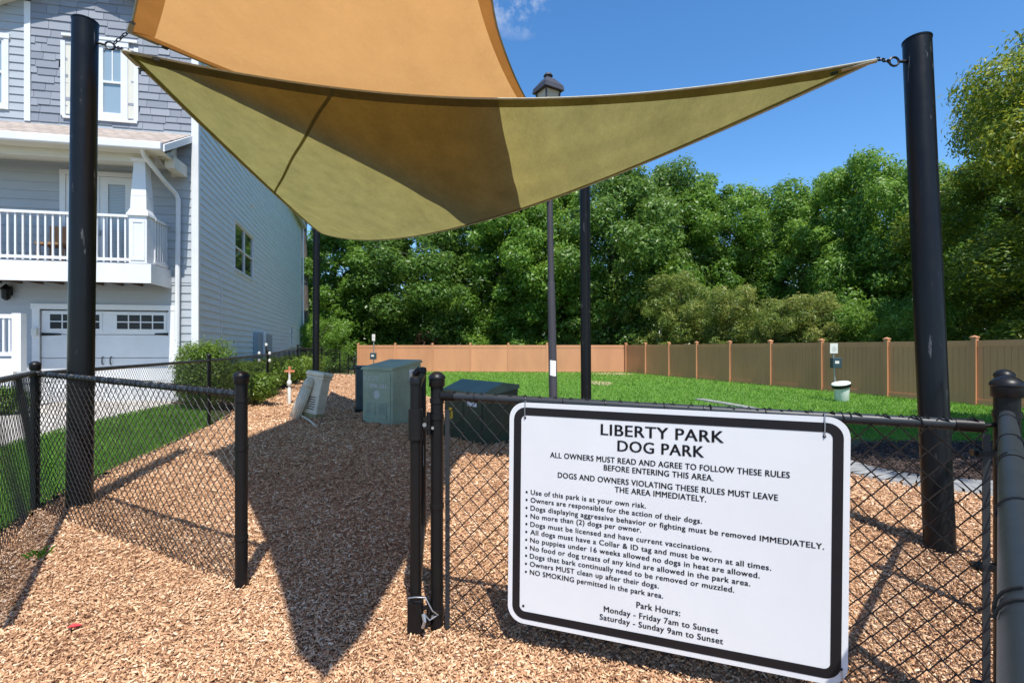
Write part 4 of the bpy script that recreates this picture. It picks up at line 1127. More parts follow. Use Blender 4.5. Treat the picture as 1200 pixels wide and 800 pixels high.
for (px, py, dx, dy) in ((615.5, 489, 0.0, -0.075), (966, 511, 0.0, -0.085), (985.5, 785, 0.012, 0.09)):
    x, y = s_xy(px, py); mb = MB()
    mb.tube([sp(x, y, -0.02), sp(x, y, 0.006), sp(x + dx * 0.5, y + dy * 0.5, 0.008), sp(x + dx, y + dy, 0.003), sp(x + dx, y + dy, -0.03)], 0.0024, 6); mb.build("wire_tie", M['steel'], sign, smooth=True)
for (px, py) in ((615.5, 489), (966, 511), (613.5, 709), (985.5, 783)):
    x, y = s_xy(px, py); mb = MB(); mb.add([sp(x + 0.006 * math.cos(k * math.pi / 6), y + 0.006 * math.sin(k * math.pi / 6), 0.0034) for k in range(12)], [tuple(range(12))[::-1]]); mb.build("bolt_hole", M['dark_gap'], sign)

# ------------------------------------------------------------------ shade sails and their posts
def sail_post(label, base, top, r, lug_dir=None):
    base, top = Vector(base), Vector(top)
    t = thing("sail_post", label, 'post', base, 'black steel shade sail posts')
    ax = (top - base).normalized(); L = (top - base).length
    mb = MB(); mb.lathe(base - ax * 0.1, [(r, 0), (r, L + 0.1)], 40, ax); mb.build("shaft", M['black'], t, smooth=True)
    mb = MB(); mb.lathe(top, [(r + 0.003, -0.014), (r + 0.004, -0.002), (r - 0.012, 0.004), (0, 0.007)], 40, ax); mb.build("cap", M['black'], t, smooth=True)
    mb = MB(); mb.lathe(base, [(r + 0.03, -0.05), (r + 0.028, 0.004), (r + 0.002, 0.012)], 32, ax); mb.build("footing", M['bark_bed'], t)
    if lug_dir is not None:
        ld = Vector(lug_dir).normalized(); c = top - ax * 0.17
        mb = MB(); mb.tube([c + ld * (r - 0.01), c + ld * (r + 0.05)], 0.011, 8)
        o = c + ld * (r + 0.085); mb.tube([o + ld * 0.035 * math.cos(a) + ax * 0.035 * math.sin(a) for a in [k * math.pi / 6 for k in range(12)]], 0.008, 6, closed=True)
        mb.build("eye_bolt", M['plastic_black'], t, smooth=True); return t, o + ld * 0.03
    return t, top
bA = gnd(93, 593); tA = at(100, 25, 4.55)
bB = gnd(1101.5, 646); tB = at(1074.5, 47, 3.80)
bC = Vector(((370 - 600) / F * 14.9, 14.9, gz(-5.8, 14.9))); tC = at(371, 268, 14.95)
bD = Vector(((687 - 600) / F * 10.3, 10.3, gz(1.5, 10.3))); tD = at(685, 150, 10.35)
sA, sB, sC = at(144, 58, 4.46), at(1028, 69, 3.70), at(378, 274, 14.5)
oA, oD, oE = at(152, 36, 4.42), at(680, 176, 10.05), Vector((-0.31, 0.27, 3.62))
_, eA = sail_post('thick black sail post at the left in front of the house balcony', bA, tA, 0.097, (0.7, 0.3, -0.05))
_, eB = sail_post('thick black sail post at the right in front of the tan fence', bB, tB, 0.090, (-1, 0.03, 0))
_, eC = sail_post('slender looking far black sail post behind the leaning putty pedestal', bC, tC, 0.097, None)
_, eD = sail_post('black sail post in the middle, right of the lamp post', bD, tD, 0.106, None)
eC, eD = tC + Vector((0.1, -0.1, -0.1)), tD + Vector((-0.1, -0.1, -0.1))
_, eE = sail_post('black sail post behind the camera that carries the near sail corner', (-0.40, -1.3, 0), (-0.42, -1.45, 3.95), 0.114, (0.03, 1, 0))

def sail(name, label, C3, inw, grav, mat, hem, belly, seams, N=46, seed=1, blunt=None, hem_mat=None):
    """three-cornered membrane: slack edges, harmonic skin, hem, seams, webbing"""
    t = thing(name, label, 'shade sail', C3[0], 'triangular shade sails')
    Cn = [np.array(c) for c in C3]
    def edge(e, s_):
        a, b, c = Cn[e], Cn[(e + 1) % 3], Cn[(e + 2) % 3]
        d = b - a; L2 = d[:2] / np.linalg.norm(d[:2]); n = np.array([-L2[1], L2[0], 0.0])
        if np.dot(c - a, n) < 0: n = -n
        k = 4 * s_ * (1 - s_)
        if blunt and e == 1:
            d = d + np.array(blunt[1]); k *= 0.60 + 0.40 * sstep(0.12, 0.40, 1 - s_)
        if blunt and e == 2:
            a = a + np.array(blunt[0]); d = b - a
        return a + d * s_ + n * inw[e] * k - np.array([0, 0, grav[e]]) * k
    P = np.zeros((N + 1, N + 1, 3)); I, J = np.meshgrid(np.arange(N + 1), np.arange(N + 1), indexing='ij'); K = N - I - J
    ok = K >= 0; inn = (I > 0) & (J > 0) & (K > 0)
    # corner 0 at (I=N), corner 1 at (J=N), corner 2 at (K=N)
    P[ok] = (I[ok, None] * Cn[0] + J[ok, None] * Cn[1] + K[ok, None] * Cn[2]) / N
    for q in range(N + 1):
        s_ = q / N
        P[N - q, q] = edge(0, s_); P[0, N - q] = edge(1, s_); P[q, 0] = edge(2, s_)
    P[0, 0] = Cn[2]
    ii, jj = np.where(inn)
    for it in range(5000):
        P[ii, jj] = (P[ii + 1, jj] + P[ii - 1, jj] + P[ii, jj + 1] + P[ii, jj - 1] + P[ii + 1, jj - 1] + P[ii - 1, jj + 1]) / 6
    bb = np.clip(27 * I * J * K / N ** 3, 0, 1)
    P[..., 2] -= belly * bb * ok
    # faint tension folds that run in from the corners
    for c, (A_, B_) in enumerate(((I, J), (J, K), (K, I))):
        fr = np.clip(A_ / N, 0, 1); other = B_ / np.maximum(N - A_, 1)
        P[..., 2] += ok * inn * 0.026 * np.sin(other * 17 + seed + c) * np.clip((fr - 0.3) * 2.0, 0, 1) * (1 - fr) * 2
    def S(i, j):
        """skin point at fractional grid position"""
        i = min(max(i, 0), N); j = min(max(j, 0), N - i)
        i0, j0 = int(i), int(j); fi, fj = i - i0, j - j0
        if fi + fj <= 1 or i0 + j0 + 2 > N:
            a = P[i0, j0]; b = P[min(i0 + 1, N), j0] if fi > 1e-6 else a; c = P[i0, min(j0 + 1, N)] if fj > 1e-6 else a
            return Vector(a + (b - a) * fi + (c - a) * fj)
        a = P[i0 + 1, j0 + 1]; b = P[i0, j0 + 1]; c = P[i0 + 1, j0]
        return Vector(a + (b - a) * (1 - fi) + (c - a) * (1 - fj))
    idx = -np.ones((N + 1, N + 1), int); idx[ok] = np.arange(ok.sum())
    mb = MB(); mb.v = [tuple(p) for p in P[ok]]
    for i in range(N):
        for j in range(N - i):
            mb.f.append((idx[i, j], idx[i + 1, j], idx[i, j + 1]))
            if i + j + 2 <= N: mb.f.append((idx[i + 1, j], idx[i + 1, j + 1], idx[i, j + 1]))
    skin = mb.build("canopy", mat, t, smooth=False)
    skin.data.polygons.foreach_set("use_smooth", [True] * len(skin.data.polygons))
    def bary(a, b, c): return S(a * N, b * N)
    dn = Vector((0, 0, -0.007))
    # hems: a doubled strip along each edge
    for e in range(3):
        if hem[e] <= 0: continue
        mb = MB(); third = np.linalg.norm(np.cross(Cn[(e + 1) % 3] - Cn[e], Cn[(e + 2) % 3] - Cn[e])) / np.linalg.norm(Cn[(e + 1) % 3] - Cn[e])
        w = hem[e] / third; rows = []
        for q in range(91):
            s_ = q / 90; bc = [0, 0, 0]; bc[e] = 1 - s_; bc[(e + 1) % 3] = s_
            o1 = bary(*bc); k = min(w, 0.9 * min(s_, 1 - s_) + 0.004)
            bi = [0, 0, 0]; bi[e] = (1 - s_) * (1 - k); bi[(e + 1) % 3] = s_ * (1 - k); bi[(e + 2) % 3] = k
            rows.append((o1 + dn, bary(*bi) + dn))
        for (a, b), (c, d) in zip(rows, rows[1:]): mb.quad(a, b, d, c)
        mb.build("hem", hem_mat or mat, t)
        mb = MB(); mb.tube([r_[0] for r_ in rows], 0.009, 6); mb.build("edge_cord", M['webbing'], t, smooth=True)
    for (b0, b1, w) in seams:
        mb = MB(); prev = None
        b0, b1 = np.array(b0, float), np.array(b1, float); dv = b1 - b0
        perp = np.array([dv[1] - dv[2], dv[2] - dv[0], dv[0] - dv[1]]); perp /= np.linalg.norm(perp)
        L = (bary(*b1) - bary(*b0)).length; sc_ = w / max(0.5, (bary(*(b0 + dv * .5 + perp * 0.02)) - bary(*(b0 + dv * .5))).length / 0.02)
        for q in range(41):
            bc = b0 + dv * q / 40; l, r_ = bc + perp * sc_ / 2, bc - perp * sc_ / 2
            cur = (bary(*np.clip(l, 0, 1)) + dn * 1.1, bary(*np.clip(r_, 0, 1)) + dn * 1.1)
            if prev: mb.quad(prev[0], prev[1], cur[1], cur[0])
            prev = cur
        mb.build("seam", mat, t)
    return t, bary
def rigging(t, corner, eye, inward, strap=0.22, n=5):
    """corner ring, chain links to the eye bolt, and webbing straps sewn on the corner"""
    corner, eye = Vector(corner), Vector(eye); d = eye - corner; L = d.length; u = d / L
    mb = MB(); side_ = u.cross(UP).normalized(); vv = side_.cross(u)
    for k in range(n):
        a, b = corner + u * L * (k / n - 0.02), corner + u * L * ((k + 1) / n + 0.02)
        w = side_ if k % 2 else vv; h = 0.013; m1 = (a + b) / 2; hl = (b - a).length / 2
        mb.tube([m1 + u * hl * math.cos(q * math.pi / 5) + w * h * math.sin(q * math.pi / 5) for q in range(10)], 0.0045, 6, closed=True)
    mb.build("chain", M['plastic_black'], t, smooth=True)
    for iv in inward:
        iv = Vector(iv); mb = MB(); e = (iv - corner).normalized(); s_ = e.cross(UP).normalized()
        p = corner + Vector((0, 0, -0.016)); mb.obox(p - s_ * 0.02, e * strap, s_ * 0.04, Vector((0, 0, -0.004))); mb.build("webbing_strap", M['webbing'], t)
        mb = MB(); p2 = p + e * (strap + 0.02) + Vector((0, 0, -0.006)); mb.obox(p2 - s_ * 0.022, e * 0.05, s_ * 0.044, Vector((0, 0, -0.004))); mb.build("strap_end", M['plastic_black'], t)

ol, olb = sail("shade_sail", 'olive triangular shade sail slung between the left and right posts', [sA, sB, sC],
          (0.62, 0.0, 0.24), (0.05, 0.62, 0.30), M['olive'], (0.16, 0.05, 0.05), 0.10,
          [((0.72, 0.28, 0.0), (0.60, 0.0, 0.40), 0.035)])
rigging(ol, sA, eA, [olb(0.9, 0.1, 0), olb(0.9, 0.0, 0.1)]); rigging(ol, sB, eB, [olb(0.08, 0.9, 0.02)]); rigging(ol, sC, eC, [olb(0.05, 0.05, 0.9)], n=4)
og, ogb = sail("shade_sail", 'orange triangular shade sail above the olive one, rising out of the photo', [oA, oD, oE],
          (0.02, 0.53, 0.13), (0.40, 0.24, 0.05), M['orange'], (0.10, 0.17, 0.17), 0.05, [], seed=4, hem_mat=M['orange_hem'], blunt=((-0.12, 0.05, 0), (0.05, 0.03, 0)))
rigging(og, oA, eA + Vector((0, 0, 0.03)), [ogb(0.9, 0.1, 0), ogb(0.9, 0.0, 0.1)]); rigging(og, oD, eD, [ogb(0.05, 0.9, 0.05)], n=4); rigging(og, oE, eE, [ogb(0.05, 0.05, 0.9)], n=9)

# ------------------------------------------------------------------ lamp post
LB = Vector(((649 - 600) / F * 8.9, 8.9, gz(0.7, 8.9)))
lp = thing("lamp_post", 'tall black lamp post with a lantern head standing behind the olive sail', 'lamp post', LB)
h1, h2 = 2.62, 5.58
top_l = LB + Vector((-0.10, 0.0, h2))
def lpt(h): return LB.lerp(top_l, h / h2)
lax = (top_l - LB).normalized()
mb = MB(); mb.lathe(LB, [(0.12, -0.02), (0.12, 0.12), (0.09, 0.2), (0.076, 0.3), (0.070, h1 - 0.6), (0.066, h1 - 0.05), (0.060, h1)], 20, lax); mb.build("base_sleeve", M['lamp_black'], lp, smooth=True)
mb = MB(); mb.lathe(LB, [(0.056, h1 - 0.1), (0.050, h2)], 20, lax); mb.build("pole", M['lamp_black'], lp, smooth=True)
mb = MB(); mb.lathe(lpt(h2), [(0.05, -0.12), (0.075, -0.09), (0.05, -0.05), (0.05, 0.0), (0.11, 0.04), (0.13, 0.06), (0.0, 0.062)], 20, lax); fin = mb.build("neck", M['lamp_black'], lp, smooth=True)
rt = Matrix.Rotation(0.55, 3, 'Z')
def sq4(c, h, z): return [c + rt @ Vector((sx * h, sy * h, z)) for sx, sy in ((-1, -1), (1, -1), (1, 1), (-1, 1))]
lc = lpt(h2)
mb = MB(); mb.box8(sq4(lc, 0.115, 0.075) + sq4(lc, 0.140, 0.37)); mb.build("lantern_glass", M['frosted'], lp)
mb = MB()
for sx, sy in ((-1, -1), (1, -1), (1, 1), (-1, 1)):
    mb.tube([lc + rt @ Vector((sx * 0.12, sy * 0.12, 0.06)), lc + rt @ Vector((sx * 0.15, sy * 0.15, 0.372))], 0.018, 6)
mb.build("lantern_frame", M['lamp_black'], lp)
mb = MB(); mb.box8(sq4(lc, 0.205, 0.375) + sq4(lc, 0.190, 0.465)); mb.box8(sq4(lc, 0.186, 0.467) + sq4(lc, 0.085, 0.60)); mb.lathe(lc, [(0.06, 0.60), (0.06, 0.64), (0.085, 0.66), (0.06, 0.70), (0, 0.715)], 14); mb.build("lantern_roof", M['lamp_black'], lp)
nb_ = at(648, 431, 8.81)
nt_ = MB(); ang = [(-0.75 + 1.5 * k / 8) for k in range(9)]
for (a, b) in zip(ang, ang[1:]):
    c0 = lpt(nb_.z - LB.z)
    def q(an, z): return c0 + Vector((math.sin(an) * 0.078, -math.cos(an) * 0.078, z + an * -0.012))
    nt_.quad(q(a, -0.14), q(b, -0.14), q(b, 0.13), q(a, 0.13))
tag(nt_.build("paper_notice", M['paper'], loc=nb_), 'white paper notice wrapped round the lamp post', 'notice')

# ------------------------------------------------------------------ utility cabinets
def frame_box(o, along, depth):
    o = Vector(o); e = Vector(along).normalized(); d = Vector((-e.y, e.x, 0))
    if d.dot(Vector(depth)) < 0: d = -d
    return o, e, d
co = gnd(460, 499, -0.06); co.z = gz(co.x, co.y)
cab = thing("utility_cabinet", 'sage green metal utility cabinet with vents and stencilled numbers', 'utility cabinet', co)
_, ce, cd = frame_box(co, (-0.72, 0.50, 0), (0.3, 1, 0))
cw_, cdp, chh = 0.86, 0.80, 1.17
def cp(x, y, z): return co + ce * x + cd * y + UP * z
mb = MB(); body = [cp(0, 0, -0.03), cp(cw_, 0, -0.03), cp(cw_, cdp, -0.03), cp(0, cdp, -0.03), cp(0.0, 0.0, chh - 0.10), cp(cw_, 0.0, chh - 0.10), cp(cw_, cdp - 0.06, chh), cp(0, cdp - 0.06, chh)]
mb.box8(body); mb.build("body", M['cab_green'], cab, bevel=0.012)
mb = MB(); lid = [cp(-0.025, -0.05, chh - 0.135), cp(cw_ + 0.025, -0.05, chh - 0.135), cp(cw_ + 0.025, cdp - 0.02, chh + 0.002), cp(-0.025, cdp - 0.02, chh + 0.002)]
mb.box8(lid + [q + UP * 0.055 + (cd * 0.05 if i < 2 else -cd * 0.05) for i, q in enumerate(lid)]); mb.build("lid", M['cab_green'], cab, bevel=0.010)
mb = MB(); mb.obox(cp(0.05, -0.012, 0.04), ce * (cw_ - 0.10), cd * 0.010, UP * (chh - 0.22)); dr = mb.build("door", M['cab_green'], cab, bevel=0.004)
for cx0 in (0.14, 0.47):
    for k in range(7):
        z = 0.12 + k * 0.047; mb = MB(); p = [cp(cx0, -0.013, z), cp(cx0 + 0.27, -0.013, z), cp(cx0 + 0.27, -0.013, z + 0.03), cp(cx0, -0.013, z + 0.03)]
        q = [cp(cx0, -0.034, z), cp(cx0 + 0.27, -0.034, z)]
        mb.add(p + q, [(4, 5, 2, 3), (0, 4, 3), (1, 2, 5)]); mb.add([cp(cx0, -0.0135, z - 0.008), cp(cx0 + 0.27, -0.0135, z - 0.008), cp(cx0 + 0.27, -0.0135, z), cp(cx0, -0.0135, z)], [(0, 1, 2, 3)])
        mb.build("vent_louvre", M['cab_green'], dr)
mb = MB(); pl2 = lambda x, y: cp(cw_ - x, -0.0145, y * -1)
write(mb, "E-C-22", (0.07, -0.83), (0.47, -0.83), 0.088, pl2, 0.006); mb.build("stencil", M['sticker_grey'], dr)
mb = MB(); write(mb, "- 098-181-", (0.14, -0.685), (0.76, -0.685), 0.088, pl2, 0.006); mb.build("number_decal", M['sticker_grey'], dr)
mb = MB(); mb.add([cp(cw_ - 0.43 + 0.085 * math.cos(k * math.pi / 8), -0.0145, 0.56 + 0.085 * math.sin(k * math.pi / 8)) for k in range(16)], [tuple(range(16))]); mb.build("round_decal", M['sticker_grey'], dr)
mb = MB(); mb.add([cp(-0.004, y, z) for y, z in ((0.42, 0.80), (0.66, 0.80), (0.66, 1.04), (0.42, 1.04))], [(0, 1, 2, 3)]); mb.build("label_sticker", M['sticker'], cab)

xo = gnd(567, 524, -0.02); xo.z = gz(xo.x, xo.y)
tr = thing("pad_transformer", 'low dark green pad mounted transformer box behind the sign fence', 'transformer', xo)
_, te, td = frame_box(xo, (-0.60, 0.80, 0), (0.8, 0.6, 0))
tw, tdp, thh = 1.15, 0.62, 0.80
def tp(x, y, z): return xo + te * x + td * y + UP * z
mb = MB(); mb.box8([tp(0, 0, -0.03), tp(tw, 0, -0.03), tp(tw, tdp, -0.03), tp(0, tdp, -0.03), tp(0, 0, thh - 0.06), tp(tw, 0, thh - 0.06), tp(tw, tdp, thh), tp(0, tdp, thh)]); mb.build("tank", M['cab_dark'], tr, bevel=0.012)
mb = MB(); q = [tp(-0.015, -0.025, thh - 0.10), tp(tw + 0.015, -0.025, thh - 0.10), tp(tw + 0.015, tdp + 0.015, thh + 0.004), tp(-0.015, tdp + 0.015, thh + 0.004)]
mb.box8(q + [q[0] + UP * 0.055, q[1] + UP * 0.055, tp(tw + 0.015, tdp * 0.55, thh + 0.10), tp(-0.015, tdp * 0.55, thh + 0.10)]); 
mb.add([tp(-0.015, tdp * 0.55, thh + 0.10), tp(tw + 0.015, tdp * 0.55, thh + 0.10), tp(tw + 0.015, tdp + 0.015, thh + 0.06), tp(-0.015, tdp + 0.015, thh + 0.06), tp(tw + 0.015, tdp + 0.015, thh), tp(-0.015, tdp + 0.015, thh)], [(0, 1, 2, 3), (3, 2, 4, 5), (1, 4, 2), (0, 3, 5)])
mb.build("lid", M['cab_dark_top'], tr)
mb = MB(); mb.obox(tp(0.04, -0.012, 0.20), te * 0.5, td * 0.010, UP * (thh - 0.32)); mb.obox(tp(0.56, -0.012, 0.20), te * 0.55, td * 0.010, UP * (thh - 0.32)); mb.build("door", M['cab_dark'], tr, bevel=0.005)
mb = MB(); mb.obox(tp(0.0, -0.02, 0.01), te * tw, td * 0.018, UP * 0.17); mb.build("sill", M['cab_dark'], tr)
mb = MB(); mb.add([tp(x, -0.0145, z) for x, z in ((0.43, 0.545), (0.17, 0.545), (0.17, 0.605), (0.43, 0.605))], [(0, 1, 2, 3)]); nl = mb.build("number_label", M['sticker'], tr)
mb = MB(); mb.add([tp(x, -0.0145, z) for x, z in ((0.98, 0.30), (0.86, 0.30), (0.86, 0.47), (0.98, 0.47))], [(0, 1, 2, 3)]); mb.build("warning_decal", M['yellow'], tr)
mb = MB(); mb.add([tp(x, -0.0152, z) for x, z in ((0.935, 0.33), (0.905, 0.33), (0.92, 0.42))], [(0, 1, 2)]); mb.build("warning_mark", M['sign_text'], tr)

tb = Vector(((432.5 - 600) / F * 12.2, 12.2, gz(-3.6, 12.2)))
tc_ = thing("utility_cabinet", 'smaller dark teal utility box half hidden behind the sage green cabinet', 'utility cabinet', tb)
mb = MB(); mb.cbox(tb + UP * 0.57, (0.62, 0.5, 0.98), 0.35); mb.build("body", M['cab_teal'], tc_, bevel=0.015)
mb = MB(); mb.cbox(tb + UP * 1.085, (0.68, 0.56, 0.05), 0.35); mb.build("lid", M['cab_teal'], tc_, bevel=0.01)
mb = MB(); mb.cbox(tb + UP * 0.04, (0.66, 0.54, 0.08), 0.35); mb.build("plinth", M['plastic_black'], tc_)

# leaning telecom pedestal with its cover slipped off
pb = gnd(365, 489, -0.08); pb.z = gz(pb.x, pb.y)
pd = thing("telecom_pedestal", 'faded putty coloured telecom pedestal leaning to the right with vent slots', 'pedestal', pb)
lean = Vector((0.17, 0.05, 1)).normalized(); px_ = Vector((0.93, -0.30, 0)); px_ = (px_ - lean * px_.dot(lean)).normalized(); py_ = lean.cross(px_)
def pp(x, y, z): return pb + px_ * x + py_ * y + lean * z
def pbox(mb, x0, x1, y0, y1, z0, z1): mb.obox(pp(x0, y0, z0), px_ * (x1 - x0), py_ * (y1 - y0), lean * (z1 - z0))
mb = MB(); pbox(mb, -0.16, 0.20, -0.13, 0.15, 0.10, 0.88); mb.build("housing", M['putty'], pd, bevel=0.03)
mb = MB(); pbox(mb, -0.18, 0.19, -0.12, 0.14, -0.06, 0.16); mb.build("base", M['putty_low'], pd, bevel=0.02)
mb = MB(); pbox(mb, -0.24, 0.24, -0.17, 0.18, 0.90, 1.0); mb.build("top_cap", M['putty'], pd, bevel=0.04)
mb = MB(); pbox(mb, -0.21, 0.225, -0.15, 0.16, 0.85, 0.90); mb.build("collar", M['putty'], pd, bevel=0.01)
for k in range(6):
    mb = MB(); pbox(mb, -0.07, 0.12, -0.134, -0.128, 0.20 + k * 0.05, 0.218 + k * 0.05); mb.build("vent_slot", M['dark_gap'], pd)
mb = MB(); pbox(mb, -0.205, -0.162, -0.10, 0.10, 0.12, 0.84); mb.build("open_side", M['dark_gap'], pd)
kv = gnd(346, 490, -0.08); kv.z = gz(kv.x, kv.y) + 0.0
cv = thing("pedestal_cover", 'loose putty coloured half round cover propped against the leaning pedestal', 'cover', kv)
ln = Vector((0.34, 0.10, 0.93)).normalized(); kx = Vector((0.9, -0.42, 0)); kx = (kx - ln * kx.dot(ln)).normalized(); ky = ln.cross(kx)
mb = MB(); NA = 10; ring0 = []
for z, sc_ in ((-0.02, 1.0), (0.70, 1.0), (0.84, 0.86), (0.90, 0.6)):
    ring0.append([kv + kx * (-0.125 * sc_ * math.cos(math.pi * k / NA)) - ky * (0.13 * sc_ * math.sin(math.pi * k / NA)) + ln * z for k in range(NA + 1)])
for a, b in zip(ring0, ring0[1:]):
    for k in range(NA): mb.quad(a[k], a[k + 1], b[k + 1], b[k])
mb.add(ring0[-1], [tuple(range(NA + 1))]); o = mb.build("shell", M['putty'], cv, smooth=True); sm_ = o.modifiers.new("solid", 'SOLIDIFY'); sm_.thickness = 0.012; sm_.offset = 0
mb = MB(); mb.obox(kv + kx * -0.05 + ky * 0.004 + ln * 0.1, kx * 0.1, ky * 0.012, ln * 0.5); mb.build("inner_rib", M['putty'], cv)
mb = MB(); a = gnd(352, 489, -0.08); mb.tube([a + UP * 0.05, gnd(362, 496, -0.08) + UP * 0.07, gnd(371, 502, -0.06) + UP * 0.03], 0.018, 8)
tag(mb.build("fallen_stake", M['putty'], loc=a, smooth=True), 'thin grey stake lying on the mulch at the foot of the leaning pedestal', 'stake')
mb = MB(); a = gnd(374, 500, -0.06); mb.tube([a + UP * 0.0, a + Vector((0.03, 0.1, 0.18))], 0.012, 6); mb.tube([a + Vector((-0.02, 0, 0.02)), a + Vector((0.13, 0.03, 0.05))], 0.014, 6)
tag(mb.build("dead_twig", M['trunk'], loc=a), 'short dry twigs sticking up beside the leaning pedestal', 'twig')
# white marker post
mp = gnd(339, 472, -0.05); mp.z = gz(mp.x, mp.y)
mk = thing("marker_post", 'thin white cable marker post with a faded orange cross top', 'marker post', mp)
mb = MB(); mb.tube([mp, mp + UP * 0.42, mp + UP * 0.44], [0.045, 0.045, 0.03], 10); mb.tube([mp + UP * 0.44, mp + Vector((0.01, 0, 0.88))], 0.03, 10); mb.lathe(mp + UP * 0.46, [(0.03, 0), (0.06, 0.05), (0.06, 0.14), (0.03, 0.18)], 10); mb.build("stake", M['white_old'], mk, smooth=True)
mb = MB(); c = mp + Vector((0.01, 0, 0.86)); mb.cbox(c + UP * 0.01, (0.27, 0.05, 0.055)); mb.cbox(c + UP * 0.0352, (0.055, 0.056, 0.20)); mb.build("cross_top", M['orange_paint'], mk, bevel=0.01)

# ------------------------------------------------------------------ pet waste stations
def station(label, base, hs, with_bin=True, lean_=0.0):
    base = Vector(base); t = thing("pet_waste_station", label, 'waste station', base, 'pet waste stations')
    top = base + Vector((lean_, 0, hs))
    mb = MB(); mb.tube([base - UP * 0.05, top], 0.025, 8); mb.build("pole", M['steel'], t, smooth=True)
    f = lambda h: base.lerp(top, h / hs)
    k_ = 1.0 if hs < 2 else 0.6
    mb = MB(); mb.cbox(f(hs - 0.13) + Vector((0, -0.035, 0)), (0.23 * k_, 0.012, 0.30)); sg = mb.build("sign_plate", M['white_old'], t)
    mb = MB(); c = f(hs - 0.15) + Vector((0, -0.043, 0)); mb.add([c + Vector((0.075 * k_ * math.cos(k * math.pi / 7), 0, 0.075 * k_ * math.sin(k * math.pi / 7))) for k in range(14)], [tuple(range(14))]); mb.build("round_symbol", M['sticker_grey'], sg)
    mb = MB(); mb.cbox(f(1.12) + Vector((0.0, -0.09, 0)), (0.27, 0.15, 0.30)); bd = mb.build("bag_dispenser", M['station_green'], t, bevel=0.015)
    mb = MB(); mb.cbox(f(1.14) + Vector((-0.01, -0.168, 0)), (0.12, 0.004, 0.08)); mb.build("dispenser_label", M['white_old'], bd)
    if with_bin:
        c = base + Vector((0.0, -0.27, 0))
        mb = MB(); mb.lathe(c, [(0.16, 0.0), (0.175, 0.02), (0.20, 0.42), (0.205, 0.46)], 20); mb.build("bin", M['bin_white'], t, smooth=True)
        ax = Vector((-0.22, -0.08, 1)).normalized(); c2 = c + Vector((-0.02, 0, 0.47))
        mb = MB(); mb.lathe(c2, [(0.20, -0.07), (0.245, -0.05), (0.245, 0.02), (0.22, 0.03)], 20, ax); mb.build("bag_liner", M['plastic_black'], t, smooth=True)
        mb = MB(); mb.lathe(c2, [(0.245, 0.035), (0.25, 0.05), (0.23, 0.075), (0.0, 0.085)], 20, ax); mb.build("lid", M['bin_white'], t, smooth=True)
    return t
p = gnd(984, 470, -0.15); station('pet waste station with white lidded bin on the lawn before the shaded fence', (p.x + 0.05, p.y + 0.25, gz(p.x, p.y)), 1.68, True, -0.09)
p = Vector(((438 - 600) / F * 23.0, 23.0, gz(-6, 23.0))); station('pet waste station with thin pole showing above the sage green cabinet', p, 2.1)

# ------------------------------------------------------------------ plants
def leaf_cloud(n, blobs, size, seed, up=0.5, shell=0.55, aspect=0.55):
    """leaf shaped faces through a set of ellipsoid clumps"""
    r = np.random.default_rng(seed)
    B_ = np.array(blobs, float)                     # cx,cy,cz,rx,ry,rz
    area = (B_[:, 3] * B_[:, 4] + B_[:, 3] * B_[:, 5] + B_[:, 4] * B_[:, 5]); area /= area.sum()
    w = r.choice(len(B_), n, p=area)
    d = r.normal(size=(n, 3)); d /= np.linalg.norm(d, axis=1)[:, None]
    rad = (shell + (1 - shell) * r.random(n)) ** 0.8
    rad *= 1 + 0.16 * r.normal(size=n) * (r.random(n) < 0.35)
    # sub-clumps break the outline
    jig = 0.16 * np.sin(d[:, 0] * 7 + w) * np.sin(d[:, 1] * 6 + 2 * w) * np.sin(d[:, 2] * 8 + w * 3)
    c = B_[w, :3] + d * B_[w, 3:] * (rad + jig)[:, None]
    nrm = d + np.array([0, 0, up]) + r.normal(size=(n, 3)) * 0.55; nrm /= np.linalg.norm(nrm, axis=1)[:, None]
    a = np.cross(nrm, r.normal(size=(n, 3))); a /= np.linalg.norm(a, axis=1)[:, None]
    b = np.cross(nrm, a)
    s = size * (0.55 + 0.9 * r.random(n)); L = a * s[:, None]; Wd = b * (s * aspect)[:, None]
    droop = nrm * (s * 0.18)[:, None]
    V = np.stack([c - L, c - Wd * 0.5 + droop * 0.6 - L * 0.1, c + L - droop, c + Wd * 0.5 + droop * 0.6 - L * 0.1], 1).reshape(-1, 3)
    Q = (np.arange(n) * 4)[:, None] + np.array([[0, 1, 2, 3]])
    return V, Q
def tree_blobs(h, r, seed, low=0.12):
    rr = random.Random(seed); bl = []; ph = rr.uniform(0, 6.28); lx = rr.uniform(-0.5, 0.5)
    k = 84
    for i in range(k):
        t = (i + rr.random()) / k
        z = h * (low + (0.95 - low) * t)
        prof = math.sin(math.pi * (t * 0.68 + 0.20)) ** 0.6 * (1 + 0.22 * math.sin(t * 9 + ph))
        rad = r * prof * (0.30 + 0.66 * rr.random() ** 0.7); a = i * 2.4 + rr.random()
        s = r * (0.11 + 0.17 * rr.random() ** 1.4) * (0.8 + 0.3 * prof)
        bl.append((rad * math.cos(a) + lx * t, rad * math.sin(a), z * (1 + 0.05 * math.sin(a + ph)), s * 1.15, s * 1.15, s * (0.75 + 0.3 * rr.random())))
    bl.append((lx, 0.2, h * 0.90, r * 0.30, r * 0.30, h * 0.075)); bl.append((0, 0, h * 0.5, r * 0.42, r * 0.42, h * 0.26))
    return bl
